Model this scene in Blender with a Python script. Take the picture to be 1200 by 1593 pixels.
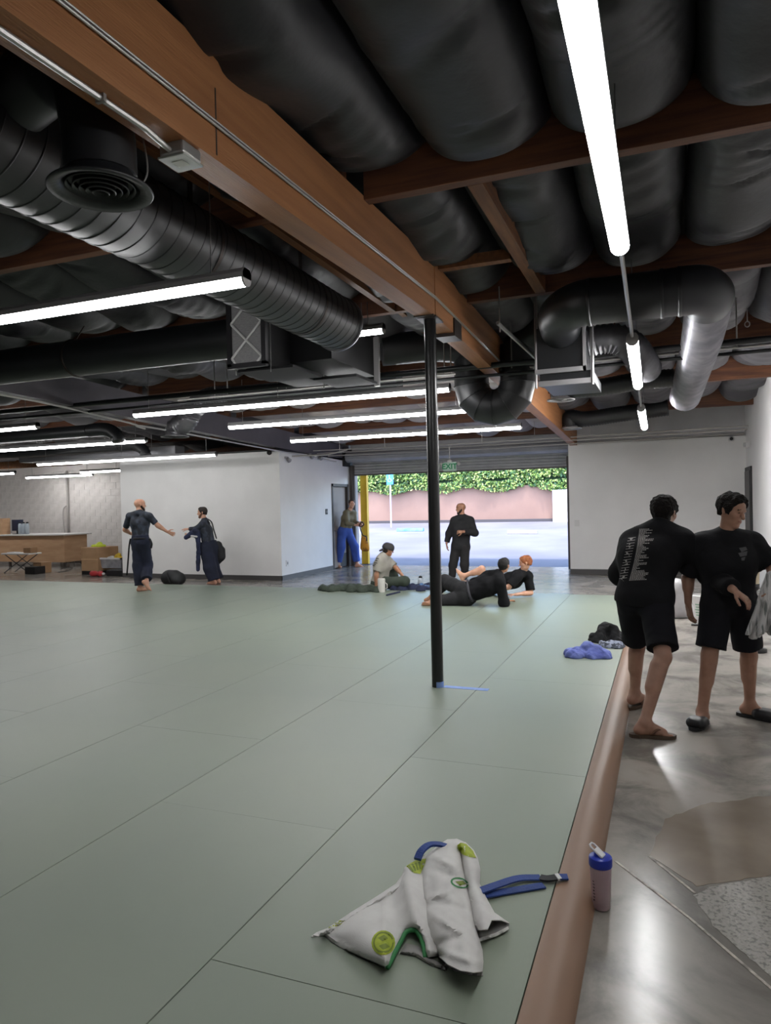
import bpy, bmesh, math, random
import numpy as np
from mathutils import Vector, Matrix, geometry
from mathutils.bvhtree import BVHTree

for o in list(bpy.data.objects): bpy.data.objects.remove(o, do_unlink=True)
SC = bpy.context.scene
COL = SC.collection
random.seed(7); RNG = np.random.default_rng(7)

# ------------------------------------------------------------------ camera
FPX, CX, CY, EYE = 1110.0, 600.0, 796.5, 1.68
YAW, ROLL, PIT = math.radians(21.5), math.atan(.0225), -math.atan(12.5/1110)
_f = np.array([-math.sin(YAW)*math.cos(PIT), math.cos(YAW)*math.cos(PIT), math.sin(PIT)])
_r0 = np.array([math.cos(YAW), math.sin(YAW), 0.])
_u0 = np.cross(_r0, _f)
RIGHT = _r0*math.cos(ROLL)-_u0*math.sin(ROLL)
UP = _u0*math.cos(ROLL)+_r0*math.sin(ROLL)
FWD = _f
CAMP = np.array([0., 0., EYE])
def ray(x, y): return FWD+RIGHT*(x-CX)/FPX-UP*(y-CY)/FPX
def at(x, y, **k):
    """world point seen at photo pixel (x, y) on the plane X=, Y= or Z= a value"""
    (a, v), = k.items(); i = 'XYZ'.index(a); r = ray(x, y)
    return CAMP+r*((v-CAMP[i])/r[i])
cd = bpy.data.cameras.new('camera'); cam = bpy.data.objects.new('camera', cd); COL.objects.link(cam)
cd.sensor_fit = 'HORIZONTAL'; cd.sensor_width = 36; cd.lens = 36*FPX/1200; cd.clip_end = 300
cam.matrix_world = Matrix([[RIGHT[i], UP[i], -FWD[i], CAMP[i]] for i in range(3)]+[[0, 0, 0, 1]])
SC.camera = cam

# ------------------------------------------------------------------ world, sun, exposure
W = bpy.data.worlds.new('sky'); SC.world = W; W.use_nodes = True
nt = W.node_tree; nt.nodes.clear()
sky = nt.nodes.new('ShaderNodeTexSky'); sky.sky_type = 'NISHITA'; sky.sun_disc = False
sky.sun_elevation = math.radians(62); sky.sun_rotation = math.radians(200); sky.air_density = 1.0; sky.dust_density = 1.5
bg = nt.nodes.new('ShaderNodeBackground'); bg.inputs[1].default_value = 1.35
wo = nt.nodes.new('ShaderNodeOutputWorld')
nt.links.new(sky.outputs[0], bg.inputs[0]); nt.links.new(bg.outputs[0], wo.inputs[0])
sl = bpy.data.lights.new('sun', 'SUN'); sl.energy = 4.2; sl.angle = .01; sl.color = (1, .95, .88)
sun = bpy.data.objects.new('sun', sl); COL.objects.link(sun)
sun.rotation_euler = Vector((-.16, .30, -.94)).to_track_quat('-Z', 'Y').to_euler()
sun.location = (0, 10, 30)
VS = SC.view_settings
VS.view_transform = 'Standard'; VS.look = 'None'; VS.gamma = 1; VS.use_curve_mapping = False
VS.exposure = 0.0
LED = 34.0         # radiance of the LED lenses

# ------------------------------------------------------------------ materials
def lin(h):
    if not isinstance(h, str): return tuple(h)
    h = h.lstrip('#'); c = [int(h[i:i+2], 16)/255 for i in (0, 2, 4)]
    return tuple(x/12.92 if x < .04045 else ((x+.055)/1.055)**2.4 for x in c)
_M = {}
def pm(name, c, rough=.6, metal=0., c2=None, scale=4., detail=4, bump=0., bscale=40., stretch=(1, 1, 1), emit=0., spec=.5,
       contrast=(.35, .65), trans=0., sub=0., alpha=1., rvar=0., ior=1.45):
    if name in _M: return _M[name]
    m = bpy.data.materials.new(name); m.use_nodes = True; t = m.node_tree; b = t.nodes['Principled BSDF']
    c = lin(c); b.inputs['Base Color'].default_value = (*c, 1)
    b.inputs['Roughness'].default_value = rough; b.inputs['Metallic'].default_value = metal
    b.inputs['Specular IOR Level'].default_value = spec
    if trans: b.inputs['Transmission Weight'].default_value = trans; b.inputs['IOR'].default_value = ior
    if alpha < 1: b.inputs['Alpha'].default_value = alpha
    if sub: b.inputs['Subsurface Weight'].default_value = sub; b.inputs['Subsurface Radius'].default_value = (.01, .004, .002)
    if emit: b.inputs['Emission Color'].default_value = (*c, 1); b.inputs['Emission Strength'].default_value = emit
    tc = t.nodes.new('ShaderNodeTexCoord'); mp = t.nodes.new('ShaderNodeMapping'); mp.inputs['Scale'].default_value = stretch
    t.links.new(tc.outputs['Object'], mp.inputs[0])
    n = t.nodes.new('ShaderNodeTexNoise'); n.inputs['Scale'].default_value = scale; n.inputs['Detail'].default_value = detail
    t.links.new(mp.outputs[0], n.inputs['Vector'])
    if c2 is not None:
        r = t.nodes.new('ShaderNodeValToRGB'); r.color_ramp.elements[0].position = contrast[0]; r.color_ramp.elements[1].position = contrast[1]
        r.color_ramp.elements[0].color = (*c, 1); r.color_ramp.elements[1].color = (*lin(c2), 1)
        t.links.new(n.outputs['Fac'], r.inputs[0]); t.links.new(r.outputs[0], b.inputs['Base Color'])
    if rvar:
        mr = t.nodes.new('ShaderNodeMapRange'); mr.inputs[3].default_value = max(.02, rough-rvar); mr.inputs[4].default_value = rough+rvar
        t.links.new(n.outputs['Fac'], mr.inputs[0]); t.links.new(mr.outputs[0], b.inputs['Roughness'])
    if bump:
        n2 = t.nodes.new('ShaderNodeTexNoise'); n2.inputs['Scale'].default_value = bscale; n2.inputs['Detail'].default_value = 3
        t.links.new(mp.outputs[0], n2.inputs['Vector'])
        bp = t.nodes.new('ShaderNodeBump'); bp.inputs['Strength'].default_value = bump; bp.inputs['Distance'].default_value = .01
        t.links.new(n2.outputs['Fac'], bp.inputs['Height']); t.links.new(bp.outputs[0], b.inputs['Normal'])
    _M[name] = m
    return m

# ------------------------------------------------------------------ scene graph helpers
ORG = {}
def tag(o, label=None, cat=None, group=None, kind=None):
    if label: o['label'] = label
    if cat: o['category'] = cat
    if group: o['group'] = group
    if kind: o['kind'] = kind
    return o
def empty(name, base, label=None, cat=None, group=None, kind=None):
    o = bpy.data.objects.new(name, None); COL.objects.link(o); o.location = tuple(map(float, base)); o.empty_display_size = .1
    ORG[o] = np.array(base, float)
    return tag(o, label, cat, group, kind)
def link_mesh(name, verts, faces, mat, parent=None, base=None, smooth=True, mats=None, fmat=None):
    v = np.asarray(verts, float).reshape(-1, 3)
    if parent is not None: og = ORG[parent]
    elif base is not None: og = np.array(base, float)
    else: og = np.array([(v[:, 0].min()+v[:, 0].max())/2, (v[:, 1].min()+v[:, 1].max())/2, v[:, 2].min()])
    me = bpy.data.meshes.new(name); me.from_pydata((v-og).tolist(), [], [list(map(int, f)) for f in faces])
    if mats:
        for m in mats: me.materials.append(m)
        if fmat is not None: me.polygons.foreach_set('material_index', list(fmat))
    else: me.materials.append(mat)
    if smooth: me.polygons.foreach_set('use_smooth', [True]*len(me.polygons))
    me.update()
    o = bpy.data.objects.new(name, me); COL.objects.link(o); ORG[o] = og
    if parent is not None: o.parent = parent
    else: o.location = tuple(og)
    return o
def copy_tree(root, delta, label=None):
    d = np.array(delta, float)
    r = root.copy(); COL.objects.link(r); r.location = tuple(np.array(root.location)+d); ORG[r] = ORG[root]+d
    if label: r['label'] = label
    for c in list(root.children):
        k = c.copy(); COL.objects.link(k); k.parent = r; ORG[k] = ORG[r]
        for g in list(c.children):
            q = g.copy(); COL.objects.link(q); q.parent = k; ORG[q] = ORG[r]
    return r

class MB:
    """collects shapes, builds ONE mesh object"""
    def __init__(s): s.v = []; s.f = []; s.flat = True
    def add(s, v, f):
        n = len(s.v); s.v += [tuple(map(float, p)) for p in v]; s.f += [[i+n for i in q] for q in f]; return s
    def box(s, a, b, bev=0.):
        a = np.minimum(a, b).astype(float) if False else np.array(a, float); b = np.array(b, float)
        lo, hi = np.minimum(a, b), np.maximum(a, b)
        if bev <= 0:
            v = [(x, y, z) for z in (lo[2], hi[2]) for y in (lo[1], hi[1]) for x in (lo[0], hi[0])]
            return s.add(v, [(0, 2, 3, 1), (4, 5, 7, 6), (0, 1, 5, 4), (2, 6, 7, 3), (0, 4, 6, 2), (1, 3, 7, 5)])
        bm = bmesh.new(); bmesh.ops.create_cube(bm, size=1)
        for q in bm.verts: q.co = Vector([(lo[i]+hi[i])/2+q.co[i]*(hi[i]-lo[i]) for i in range(3)])
        bmesh.ops.bevel(bm, geom=list(bm.edges), offset=min(bev, (hi-lo).min()*.45), segments=2, affect='EDGES', profile=.5)
        bm.verts.index_update(); r = s.add([q.co for q in bm.verts], [[q.index for q in f.verts] for f in bm.faces]); bm.free(); return r
    def obox(s, c, ex, ey, ez):
        """oriented box: centre and three half-axes"""
        c, ex, ey, ez = (np.array(q, float) for q in (c, ex, ey, ez))
        v = [c+ex*i+ey*j+ez*k for k in (-1, 1) for j in (-1, 1) for i in (-1, 1)]
        return s.add(v, [(0, 2, 3, 1), (4, 5, 7, 6), (0, 1, 5, 4), (2, 6, 7, 3), (0, 4, 6, 2), (1, 3, 7, 5)])
    def sweep(s, pts, rad, n=12, cap=True, ry=None):
        P = [np.array(p, float) for p in pts]; m = len(P)
        R = [rad]*m if np.isscalar(rad) else list(rad)
        T = []
        for i in range(m):
            t = P[min(i+1, m-1)]-P[max(i-1, 0)]; L = np.linalg.norm(t); T.append(t/L if L > 1e-9 else np.array([0, 0, 1.]))
        u = np.cross(T[0], [0, 0, 1.]);
        if np.linalg.norm(u) < .05: u = np.cross(T[0], [1., 0, 0])
        u /= np.linalg.norm(u); V = []; F = []
        for i in range(m):
            u = u-T[i]*(u@T[i]); u /= np.linalg.norm(u); w = np.cross(T[i], u)
            for k in range(n):
                a = 2*math.pi*k/n; V.append(P[i]+R[i]*(math.cos(a)*u+math.sin(a)*w*(ry or 1)))
        for i in range(m-1):
            for k in range(n): F.append((i*n+k, i*n+(k+1) % n, (i+1)*n+(k+1) % n, (i+1)*n+k))
        if cap: F.append(tuple(range(n))[::-1]); F.append(tuple(range((m-1)*n, m*n)))
        return s.add(V, F)
    def lathe(s, c, prof, n=24, axis=(0, 0, 1)):
        """profile = (radius, height along axis) pairs"""
        ax = np.array(axis, float); ax /= np.linalg.norm(ax); u = np.cross(ax, [1., 0, 0] if abs(ax[0]) < .9 else [0, 1., 0]); u /= np.linalg.norm(u); w = np.cross(ax, u)
        V = []; F = []; c = np.array(c, float); m = len(prof)
        for r, h in prof:
            for k in range(n):
                a = 2*math.pi*k/n; V.append(c+ax*h+max(r, 1e-4)*(math.cos(a)*u+math.sin(a)*w))
        for i in range(m-1):
            for k in range(n): F.append((i*n+k, i*n+(k+1) % n, (i+1)*n+(k+1) % n, (i+1)*n+k))
        return s.add(V, F)
    def ell(s, c, r, n=12):
        c = np.array(c, float); r = np.array([r]*3 if np.isscalar(r) else r, float)
        V = []; F = []
        for i in range(n//2+1):
            t = math.pi*i/(n//2)
            for k in range(n):
                a = 2*math.pi*k/n; V.append(c+r*np.array([math.sin(t)*math.cos(a), math.sin(t)*math.sin(a), math.cos(t)]))
        for i in range(n//2):
            for k in range(n): F.append((i*n+k, (i+1)*n+k, (i+1)*n+(k+1) % n, i*n+(k+1) % n))
        return s.add(V, F)
    def build(s, name, mat, parent=None, base=None, smooth=False):
        return link_mesh(name, s.v, s.f, mat, parent, base, smooth)
def autosmooth(o, ang=.7):
    me = o.data; me.polygons.foreach_set('use_smooth', [True]*len(me.polygons))
    try: me.set_sharp_from_angle(angle=ang)
    except Exception: pass
    return o
def structure(o, label=None): return tag(o, label, None, None, 'structure')
def ncatmull(pts, n=8):
    P = [np.array(p, float) for p in pts]; P = [2*P[0]-P[1]]+P+[2*P[-1]-P[-2]]; out = []
    for i in range(1, len(P)-2):
        for k in range(n):
            t = k/n; a, b, c, d = P[i-1], P[i], P[i+1], P[i+2]
            out.append(.5*((2*b)+(c-a)*t+(2*a-5*b+4*c-d)*t*t+(3*b-a-3*c+d)*t**3))
    out.append(P[-2]); return out

# ================================================================== STRUCTURE
M_WHITE = pm('white_wall_paint', '#e4e2e1', .7, c2='#dedcdb', scale=1.5, bump=.05, bscale=120)
M_GREYW = pm('grey_upper_wall_paint', '#bfbdbf', .8, c2='#b5b3b5', scale=2)
M_CMU = pm('painted_block', '#cfcac6', .8, c2='#c2bdb9', scale=5, bump=.35, bscale=60)
M_CMUJ = pm('painted_mortar', '#cbc6c2', .9)
M_BASE = pm('dark_baseboard_vinyl', '#4a4848', .5)
M_DARK = pm('black_paint', '#1c1b1c', .55)
M_ASPH = pm('pale_parking_concrete', '#76747c', .85, c2='#66646d', scale=.5, detail=8, bump=.2, bscale=20)
M_PINK = pm('pink_stucco', '#937669', .9, c2='#896d61', scale=.7, bump=.3, bscale=30)
ROOFZ = lambda y: 3.31-.022*(6-y) if y < 6 else 3.31-.038*(y-6)     # underside of the glulam beam
WR = 1.56; WL = -24.0; YB = -3.0; YD = 18.0; YW = 16.6; YP = 14.1; XP0, XP1 = -12.62, -8.1
MATZ = .05

def concrete():
    m = bpy.data.materials.new('polished_concrete'); m.use_nodes = True; t = m.node_tree; b = t.nodes['Principled BSDF']
    L = t.links; N = t.nodes.new
    tc = N('ShaderNodeTexCoord')
    def noise(sc, det, rough=.55, off=0, dist=0):
        mp = N('ShaderNodeMapping'); mp.inputs['Location'].default_value = (off, off*.7, 0); L.new(tc.outputs['Object'], mp.inputs[0])
        n = N('ShaderNodeTexNoise'); n.inputs['Scale'].default_value = sc; n.inputs['Detail'].default_value = det; n.inputs['Roughness'].default_value = rough
        n.inputs['Distortion'].default_value = dist; L.new(mp.outputs[0], n.inputs[0]); return n
    n1 = noise(.7, 6, .55, 3, .3); n2 = noise(1.9, 7, .62, 9, .5); n3 = noise(60, 3, .6, 1)
    r = N('ShaderNodeValToRGB'); e = r.color_ramp.elements
    e[0].position = .22; e[0].color = (*lin('#7b7873'), 1); e[1].position = .8; e[1].color = (*lin('#b0a8a0'), 1)
    k = e.new(.5); k.color = (*lin('#97918a'), 1)
    L.new(n1.outputs['Fac'], r.inputs[0])
    mx = N('ShaderNodeMix'); mx.data_type = 'RGBA'; mx.blend_type = 'MIX'
    mr2 = N('ShaderNodeMapRange'); mr2.interpolation_type = 'SMOOTHSTEP'; mr2.inputs[1].default_value = .4; mr2.inputs[2].default_value = .66; mr2.inputs[3].default_value = 0; mr2.inputs[4].default_value = .85
    L.new(n2.outputs['Fac'], mr2.inputs[0]); L.new(mr2.outputs[0], mx.inputs[0]); L.new(r.outputs[0], mx.inputs[6]); mx.inputs[7].default_value = (*lin('#5f5c57'), 1)
    L.new(mx.outputs[2], b.inputs['Base Color']); b.inputs['Specular IOR Level'].default_value = .22
    mr = N('ShaderNodeMapRange'); mr.inputs[3].default_value = .15; mr.inputs[4].default_value = .262
    L.new(n2.outputs['Fac'], mr.inputs[0]); L.new(mr.outputs[0], b.inputs['Roughness'])
    bp = N('ShaderNodeBump'); bp.inputs['Strength'].default_value = .02; bp.inputs['Distance'].default_value = .003
    L.new(n3.outputs['Fac'], bp.inputs['Height']); L.new(bp.outputs[0], b.inputs['Normal'])
    return m
M_CONC = concrete()
floor = structure(MB().box((WL, YB, -.12), (WR, YD+.2, 0)).build('floor', M_CONC, base=(0, 0, 0)), 'polished grey concrete slab floor with stains and patched trenches')

# patches in the slab (cut and re-poured trenches), thin real overlays
def flat_poly(name, pix, z, mat, parent, hgt=.0015):
    rj = random.Random(5); pq = []
    for i in range(len(pix)):
        a, b = pix[i], pix[(i+1) % len(pix)]; k = max(1, int(math.hypot(b[0]-a[0], b[1]-a[1])/9))
        pq += [(a[0]+(b[0]-a[0])*j/k+rj.uniform(-2.2, 2.2), a[1]+(b[1]-a[1])*j/k+rj.uniform(-1.6, 1.6)) for j in range(k)]
    P = [at(x, y, Z=z) for x, y in pq]; n = len(P)
    V = [p+np.array([0, 0, hgt]) for p in P]+P
    F = [tuple(range(n))]+[(i, i+n, (i+1) % n+n, (i+1) % n) for i in range(n)]
    o = link_mesh(name, V, F, mat, parent, smooth=False)
    bm = bmesh.new(); bm.from_mesh(o.data); bmesh.ops.recalc_face_normals(bm, faces=bm.faces); bm.to_mesh(o.data); bm.free()
    return o
M_PBROWN = pm('brown_stained_concrete', '#756a5e', .235, c2='#85796c', scale=3, detail=8, rvar=.015)
M_PAGG = pm('exposed_aggregate_concrete', '#827e77', .4, c2='#4f4c48', scale=55, detail=2, contrast=(.5, .66), bump=.4, bscale=70)
M_PGREY = pm('grey_concrete_patch', '#63625e', .24, c2='#716e69', scale=4, detail=8, rvar=.06)
M_JOINT = pm('concrete_saw_joint', '#bdb4a8', .5, c2='#6a655e', scale=18)
flat_poly('floor_patch', [(1010, 1330), (1035, 1275), (1100, 1250), (1200, 1238), (1340, 1240), (1340, 1352), (1200, 1362), (1085, 1378)], 0, M_PBROWN, floor)
flat_poly('floor_patch', [(1078, 1392), (1105, 1380), (1200, 1364), (1330, 1352), (1330, 1620), (1262, 1580), (1190, 1510), (1110, 1440)], 0, M_PAGG, floor)
0 and flat_poly('floor_patch', [(960, 1345), (1005, 1368), (1085, 1440), (1190, 1530), (1300, 1610), (1200, 1610), (1120, 1540), (1050, 1490), (985, 1458)], 0, M_PGREY, floor)
for a, b in (((958, 1340), (1075, 1430)), ((1075, 1430), (1330, 1650)), ((1010, 1332), (1082, 1390))):
    p, q = at(*a, Z=.0), at(*b, Z=0); d = (q-p)/np.linalg.norm(q-p); s = np.array([-d[1], d[0], 0])*.006
    MB().obox((p+q)/2+np.array([0, 0, .0012]), (q-p)/2, s, (0, 0, .0011)).build('floor_joint', M_JOINT, floor)

# ---- walls
structure(MB().box((WR, YB, 0), (WR+.15, YD+.2, 4.6)).build('wall_right', M_WHITE), 'white painted wall on the right')
structure(MB().box((WL-.15, YB, 0), (WL, YD+.2, 4.6)).build('wall_left', M_WHITE), 'far left end wall')
structure(MB().box((WL-.15, YB-.15, 0), (WR+.15, YB, 4.6)).build('wall_near', M_WHITE), 'white wall on the camera side')
wr = structure(MB().box((-2.05, YW, 0), (WR, YW+.16, 2.94)).build('wall_back', M_WHITE), 'white wall right of the roll-up door')
MB().box((-2.05, YW+.1, 2.94), (WR, YW+.16, 4.6)).build('upper_wall', M_GREYW, wr)
MB().box((-2.05, YW+.16, 0), (-1.89, YD, 4.6)).build('wall_return', M_WHITE, wr)
wp = structure(MB().box((XP0, YP, 0), (XP1, YP+.14, 2.93)).build('wall_partition', M_WHITE), 'white partition wall of the inner office')
# side of the partition with a door opening
PS = MB().box((XP1-.14, YP+.14, 0), (XP1, 16.82, 2.93)).box((XP1-.14, 17.74, 0), (XP1, YD, 2.93)).box((XP1-.14, 16.82, 2.17), (XP1, 17.74, 2.93))
PS.build('side_wall', M_WHITE, wp)
MB().box((XP0, YP+.14, 0), (XP0+.14, YD, 2.93)).build('side_wall', M_WHITE, wp)
MB().box((XP0+.01, YP+.01, 2.93), (XP1-.01, YD-.01, 2.97)).build('partition_cap', M_DARK, wp)
bb = MB().box((XP0, YP-.012, 0), (XP1+.012, YP, .11)).box((XP1, YP-.012, 0), (XP1+.012, 16.76, .11)); structure(bb.build('baseboard_partition', M_BASE), 'dark vinyl baseboard of the partition')
structure(MB().box((-2.05, YW-.012, 0), (WR, YW, .11)).build('baseboard_back', M_BASE), 'dark vinyl baseboard of the back wall')
# door in the partition side
d1 = structure(empty('door_1', (XP1, 17.28, 0)), 'grey door in a dark frame in the partition side')
MB().box((XP1-.15, 16.76, 0), (XP1+.02, 16.83, 2.24)).box((XP1-.15, 17.73, 0), (XP1+.02, 17.8, 2.24)).box((XP1-.15, 16.76, 2.17), (XP1+.02, 17.8, 2.24)).build('door_frame', pm('dark_bronze_frame', '#3b3532', .5), d1)
MB().box((XP1-.1, 16.84, .02), (XP1-.05, 17.72, 2.16), .004).build('door_leaf', pm('taupe_door', '#8b8078', .5), d1)
MB().box((XP1-.05, 17.36, .02), (XP1-.042, 17.71, .38)).build('kick_plate', M_DARK, d1)
MB().sweep([(XP1-.05, 16.95, 1.0), (XP1+.0, 16.95, 1.0), (XP1+.0, 17.08, 1.0)], .011, 8).build('door_handle', pm('steel', '#b0b0b0', .3, 1.), d1)
# dark door in the right wall
d2 = structure(empty('door_2', (WR, 16.1, 0)), 'black door in the right wall near the corner')
MB().box((WR-.03, 15.5, 0), (WR+.0, 16.55, 2.26)).build('door_frame', M_DARK, d2)
MB().box((WR-.045, 15.58, .02), (WR-.03, 16.47, 2.18), .003).build('door_leaf', pm('black_door', '#2a2828', .45), d2)

# block wall at the far left, each block its own piece
wb = structure(MB().box((WL, YD, 0), (XP0, YD+.18, 4.6)).build('wall_block', M_CMUJ), 'white painted concrete block wall behind the reception desk')
blk = MB().box((0, -.006, 0), (.412, .006, .202), .004)
proto = None
for j in range(14):
    for i in range(21):
        x = XP0-.43*(i+1)-(.215 if j % 2 else 0)
        if proto is None:
            proto = blk.build('block', M_CMU, wb); pm_ = proto.data; bpy.data.objects.remove(proto)
            for v in pm_.vertices: v.co = v.co+Vector(ORG[wb])
        o = bpy.data.objects.new('block', pm_); COL.objects.link(o); o.parent = wb
        o.location = tuple(np.array([x, YD-.002, .01+j*.214])-ORG[wb])

# back wall around the roll-up door
wd = MB().box((XP1, YD, 2.98), (-1.9, YD+.2, 4.6)).box((XP1-.1, YD+.02, 0), (-7.98, YD+.2, 3)).box((-2.2, YD+.02, 0), (-1.89, YD+.2, 3)).box((XP0, YD+.02, 0), (XP1-.05, YD+.2, 4.6))
structure(wd.build('wall_door', M_GREYW), 'wall around the roll-up door')
M_SLAT = pm('galvanised_slat', '#b3b1b1', .42, .3, c2='#a3a1a1', scale=3)
M_GUIDE = pm('dark_steel_guide', '#5b5450', .5, .3)
rd = structure(empty('door_3', (-5.1, YD, 0)), 'rolled-up grey steel slat door above the wide opening')
for k in range(7):     # curtain slats left hanging under the hood
    z = 2.50+k*.075
    MB().lathe((0, 0, 0), [(.001, 0)], 3)
    V = []; 
    prof = [(0, 0), (-.014, .012), (-.018, .035), (-.012, .06), (0, .074), (.006, .074), (.006, 0)]
    m = MB(); n = len(prof); m.add([(x, YD-.06+a, z+b) for x in (-7.98, -2.22) for a, b in prof], [tuple(range(n))[::-1], tuple(range(n, 2*n))]+[(i, (i+1) % n, n+(i+1) % n, n+i) for i in range(n)])
    m.build('slat', M_SLAT, rd)
# barrel with curtain coil
co = MB(); prof = []
nn = 40
for k in range(nn):
    a = 2*math.pi*k/nn; r = .205+.006*math.cos(a*10); prof.append((YD-.29+r*math.cos(a), 2.97+r*math.sin(a)*.72))
co.add([(x, y, z) for x in (-8.04, -2.1) for y, z in prof], [tuple(range(nn)), tuple(range(nn, 2*nn))[::-1]]+[(i, nn+i, nn+(i+1) % nn, (i+1) % nn) for i in range(nn)])
co.build('coil', M_SLAT, rd)
MB().box((-7.98, YD-.075, 2.47), (-2.22, YD-.04, 2.505)).build('bottom_bar', M_GUIDE, rd)
for a, b in ((-8.09, -7.95), (-2.26, -2.1)):
    MB().box((a, YD-.1, 0), (b, YD-.02, 2.75)).box((a+.03, YD-.14, 0), (b-.03, YD-.1, 2.75)).build('guide_rail', M_GUIDE, rd)
MB().box((-8.1, YD-.52, 2.72), (-8.04, YD-.02, 3.22)).build('end_bracket', M_DARK, rd)
MB().box((-2.12, YD-.52, 2.72), (-2.05, YD-.02, 3.22)).build('end_bracket', M_DARK, rd)

# ---- outdoors
GS = .71/16.0
gr = MB().add([(-60, YD+.2, 0), (30, YD+.2, 0), (30, YD+60, GS*60), (-60, YD+60, GS*60), (-60, YD+.2, -.3), (30, YD+.2, -.3), (30, YD+60, -.3), (-60, YD+60, -.3)],
              [(0, 1, 2, 3), (7, 6, 5, 4), (0, 4, 5, 1), (1, 5, 6, 2), (2, 6, 7, 3), (3, 7, 4, 0)])
structure(gr.build('ground', M_ASPH, base=(0, 18, 0)), 'sunlit pale parking lot outside the roll-up door')
structure(MB().box((-45, 34, .4), (-4.9, 34.25, 2.42), .02).build('wall_garden', M_PINK), 'pink stucco garden wall across the parking lot')
structure(MB().box((-4.88, 33.4, .4), (6, 33.7, 2.15), .02).build('wall_side_garden', pm('pale_stucco', '#c4bfc0', .9, c2='#b5b0b2', scale=2)), 'pale grey low wall beside the pink wall')
structure(MB().box((-45, 33.7, .4), (-4.9, 34, .82)).build('trim_1', pm('dark_wall_base', '#4a4648', .9)), 'dark kerb along the foot of the pink wall')
structure(MB().box((-60, 60, 0), (40, 60.3, 6)).build('wall_far', pm('far_stucco', '#bdb6a8', .9)), 'far wall beyond the hedge')
# hedge: dense leaves
def leaf_cloud(name, lo, hi, n, cols, sz, label, cat):
    lo, hi = np.array(lo), np.array(hi); P = RNG.uniform(lo, hi, (n, 3))
    # keep near the front / bottom skin and push by a bumpy profile
    bump = .35*np.sin(P[:, 0]*1.7)+.25*np.sin(P[:, 0]*4.1+P[:, 2]*3)
    P[:, 1] = lo[1]+np.abs(RNG.normal(0, .3, n))+.55+.3*bump*.6
    low = P[:, 2] < lo[2]+.5
    P[low, 2] -= (np.sin(P[low, 0]*2.3)*.12+.05)
    D = RNG.normal(0, 1, (n, 3)); D[:, 1] -= 1.2; D[:, 2] += .7; D /= np.linalg.norm(D, axis=1)[:, None]
    A = np.cross(D, RNG.normal(0, 1, (n, 3))); A /= np.linalg.norm(A, axis=1)[:, None]; B = np.cross(D, A)
    s = RNG.uniform(.6, 1.3, n)[:, None]*sz
    V = np.stack([P-A*s, P-B*s*.55+D*s*.1, P+A*s, P+B*s*.55+D*s*.1], 1).reshape(-1, 3)
    F = np.arange(n*4).reshape(n, 4); 
    fm = RNG.integers(0, len(cols), n)
    o = link_mesh(name, V, F, None, smooth=False, mats=cols, fmat=fm); return tag(o, label, cat, None, 'stuff')
LG = [pm('leaf_a', '#7f9a4a', .5, spec=.4), pm('leaf_b', '#4f7436', .5), pm('leaf_c', '#a7b56c', .5), pm('leaf_d', '#2f5230', .55)]
leaf_cloud('ivy_hedge', (-24, 33.2, 2.3), (-1.5, 34.6, 4.6), 42000, LG, .075, 'sunlit green ivy hedge hanging over the top of the pink wall', 'hedge')
MB().box((-26, 34.3, 2.2), (2, 35.2, 4.5), .2).build('hedge_core', LG[3], None)
bpy.data.objects['hedge_core'].parent = None
hc = bpy.data.objects['hedge_core']; hv = bpy.data.objects['ivy_hedge']
hc.parent = hv; hc.location = tuple(np.array(hc.location)-np.array(hv.location))
# yellow column outside the opening
yc = empty('yellow_column', (-7.66, 18.4, 0), 'bright yellow painted steel column at left of the roll-up opening', 'column')
_y0, _y1 = at(562, 800, Y=18.35)[0], at(572, 800, Y=18.35)[0]
MB().box((_y0, 18.32, 0), (_y1, 18.45, 2.9), .006).build('shaft', pm('yellow_paint', '#e0b422', .45, c2='#d0a51c', scale=3), yc)
MB().box((_y0-.05, 18.27, 0), (_y1+.05, 18.5, .02)).build('base_plate', M_GUIDE, yc)
# wheel stops
def wheel_stop(px0, px1, py, Y, col, label):
    a = at(px0, py, Y=Y); b = at(px1, py, Y=Y); z = (Y-YD)*GS
    m = MB(); prof = [(-.09, 0), (-.07, .1), (-.045, .125), (.045, .125), (.07, .1), (.09, 0)]; n = len(prof)
    m.add([(x, Y+p, z+q) for x in (a[0], b[0]) for p, q in prof], [tuple(range(n))[::-1], tuple(range(n, 2*n))]+[(i, (i+1) % n, n+(i+1) % n, n+i) for i in range(n)])
    o = tag(autosmooth(m.build('wheel_stop', col)), label, 'wheel stop', 'wheel stops in the parking lot'); return o
wheel_stop(618, 659, 818, 29.0, pm('blue_paint', '#4a86c8', .6, c2='#6b9ed2', scale=6), 'blue painted concrete wheel stop near the sign pole')
wheel_stop(790, 836, 822, 27.5, pm('white_concrete', '#b9b6b8', .7, c2='#a3a0a4', scale=6), 'bare grey concrete wheel stop right of the black post')
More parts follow.
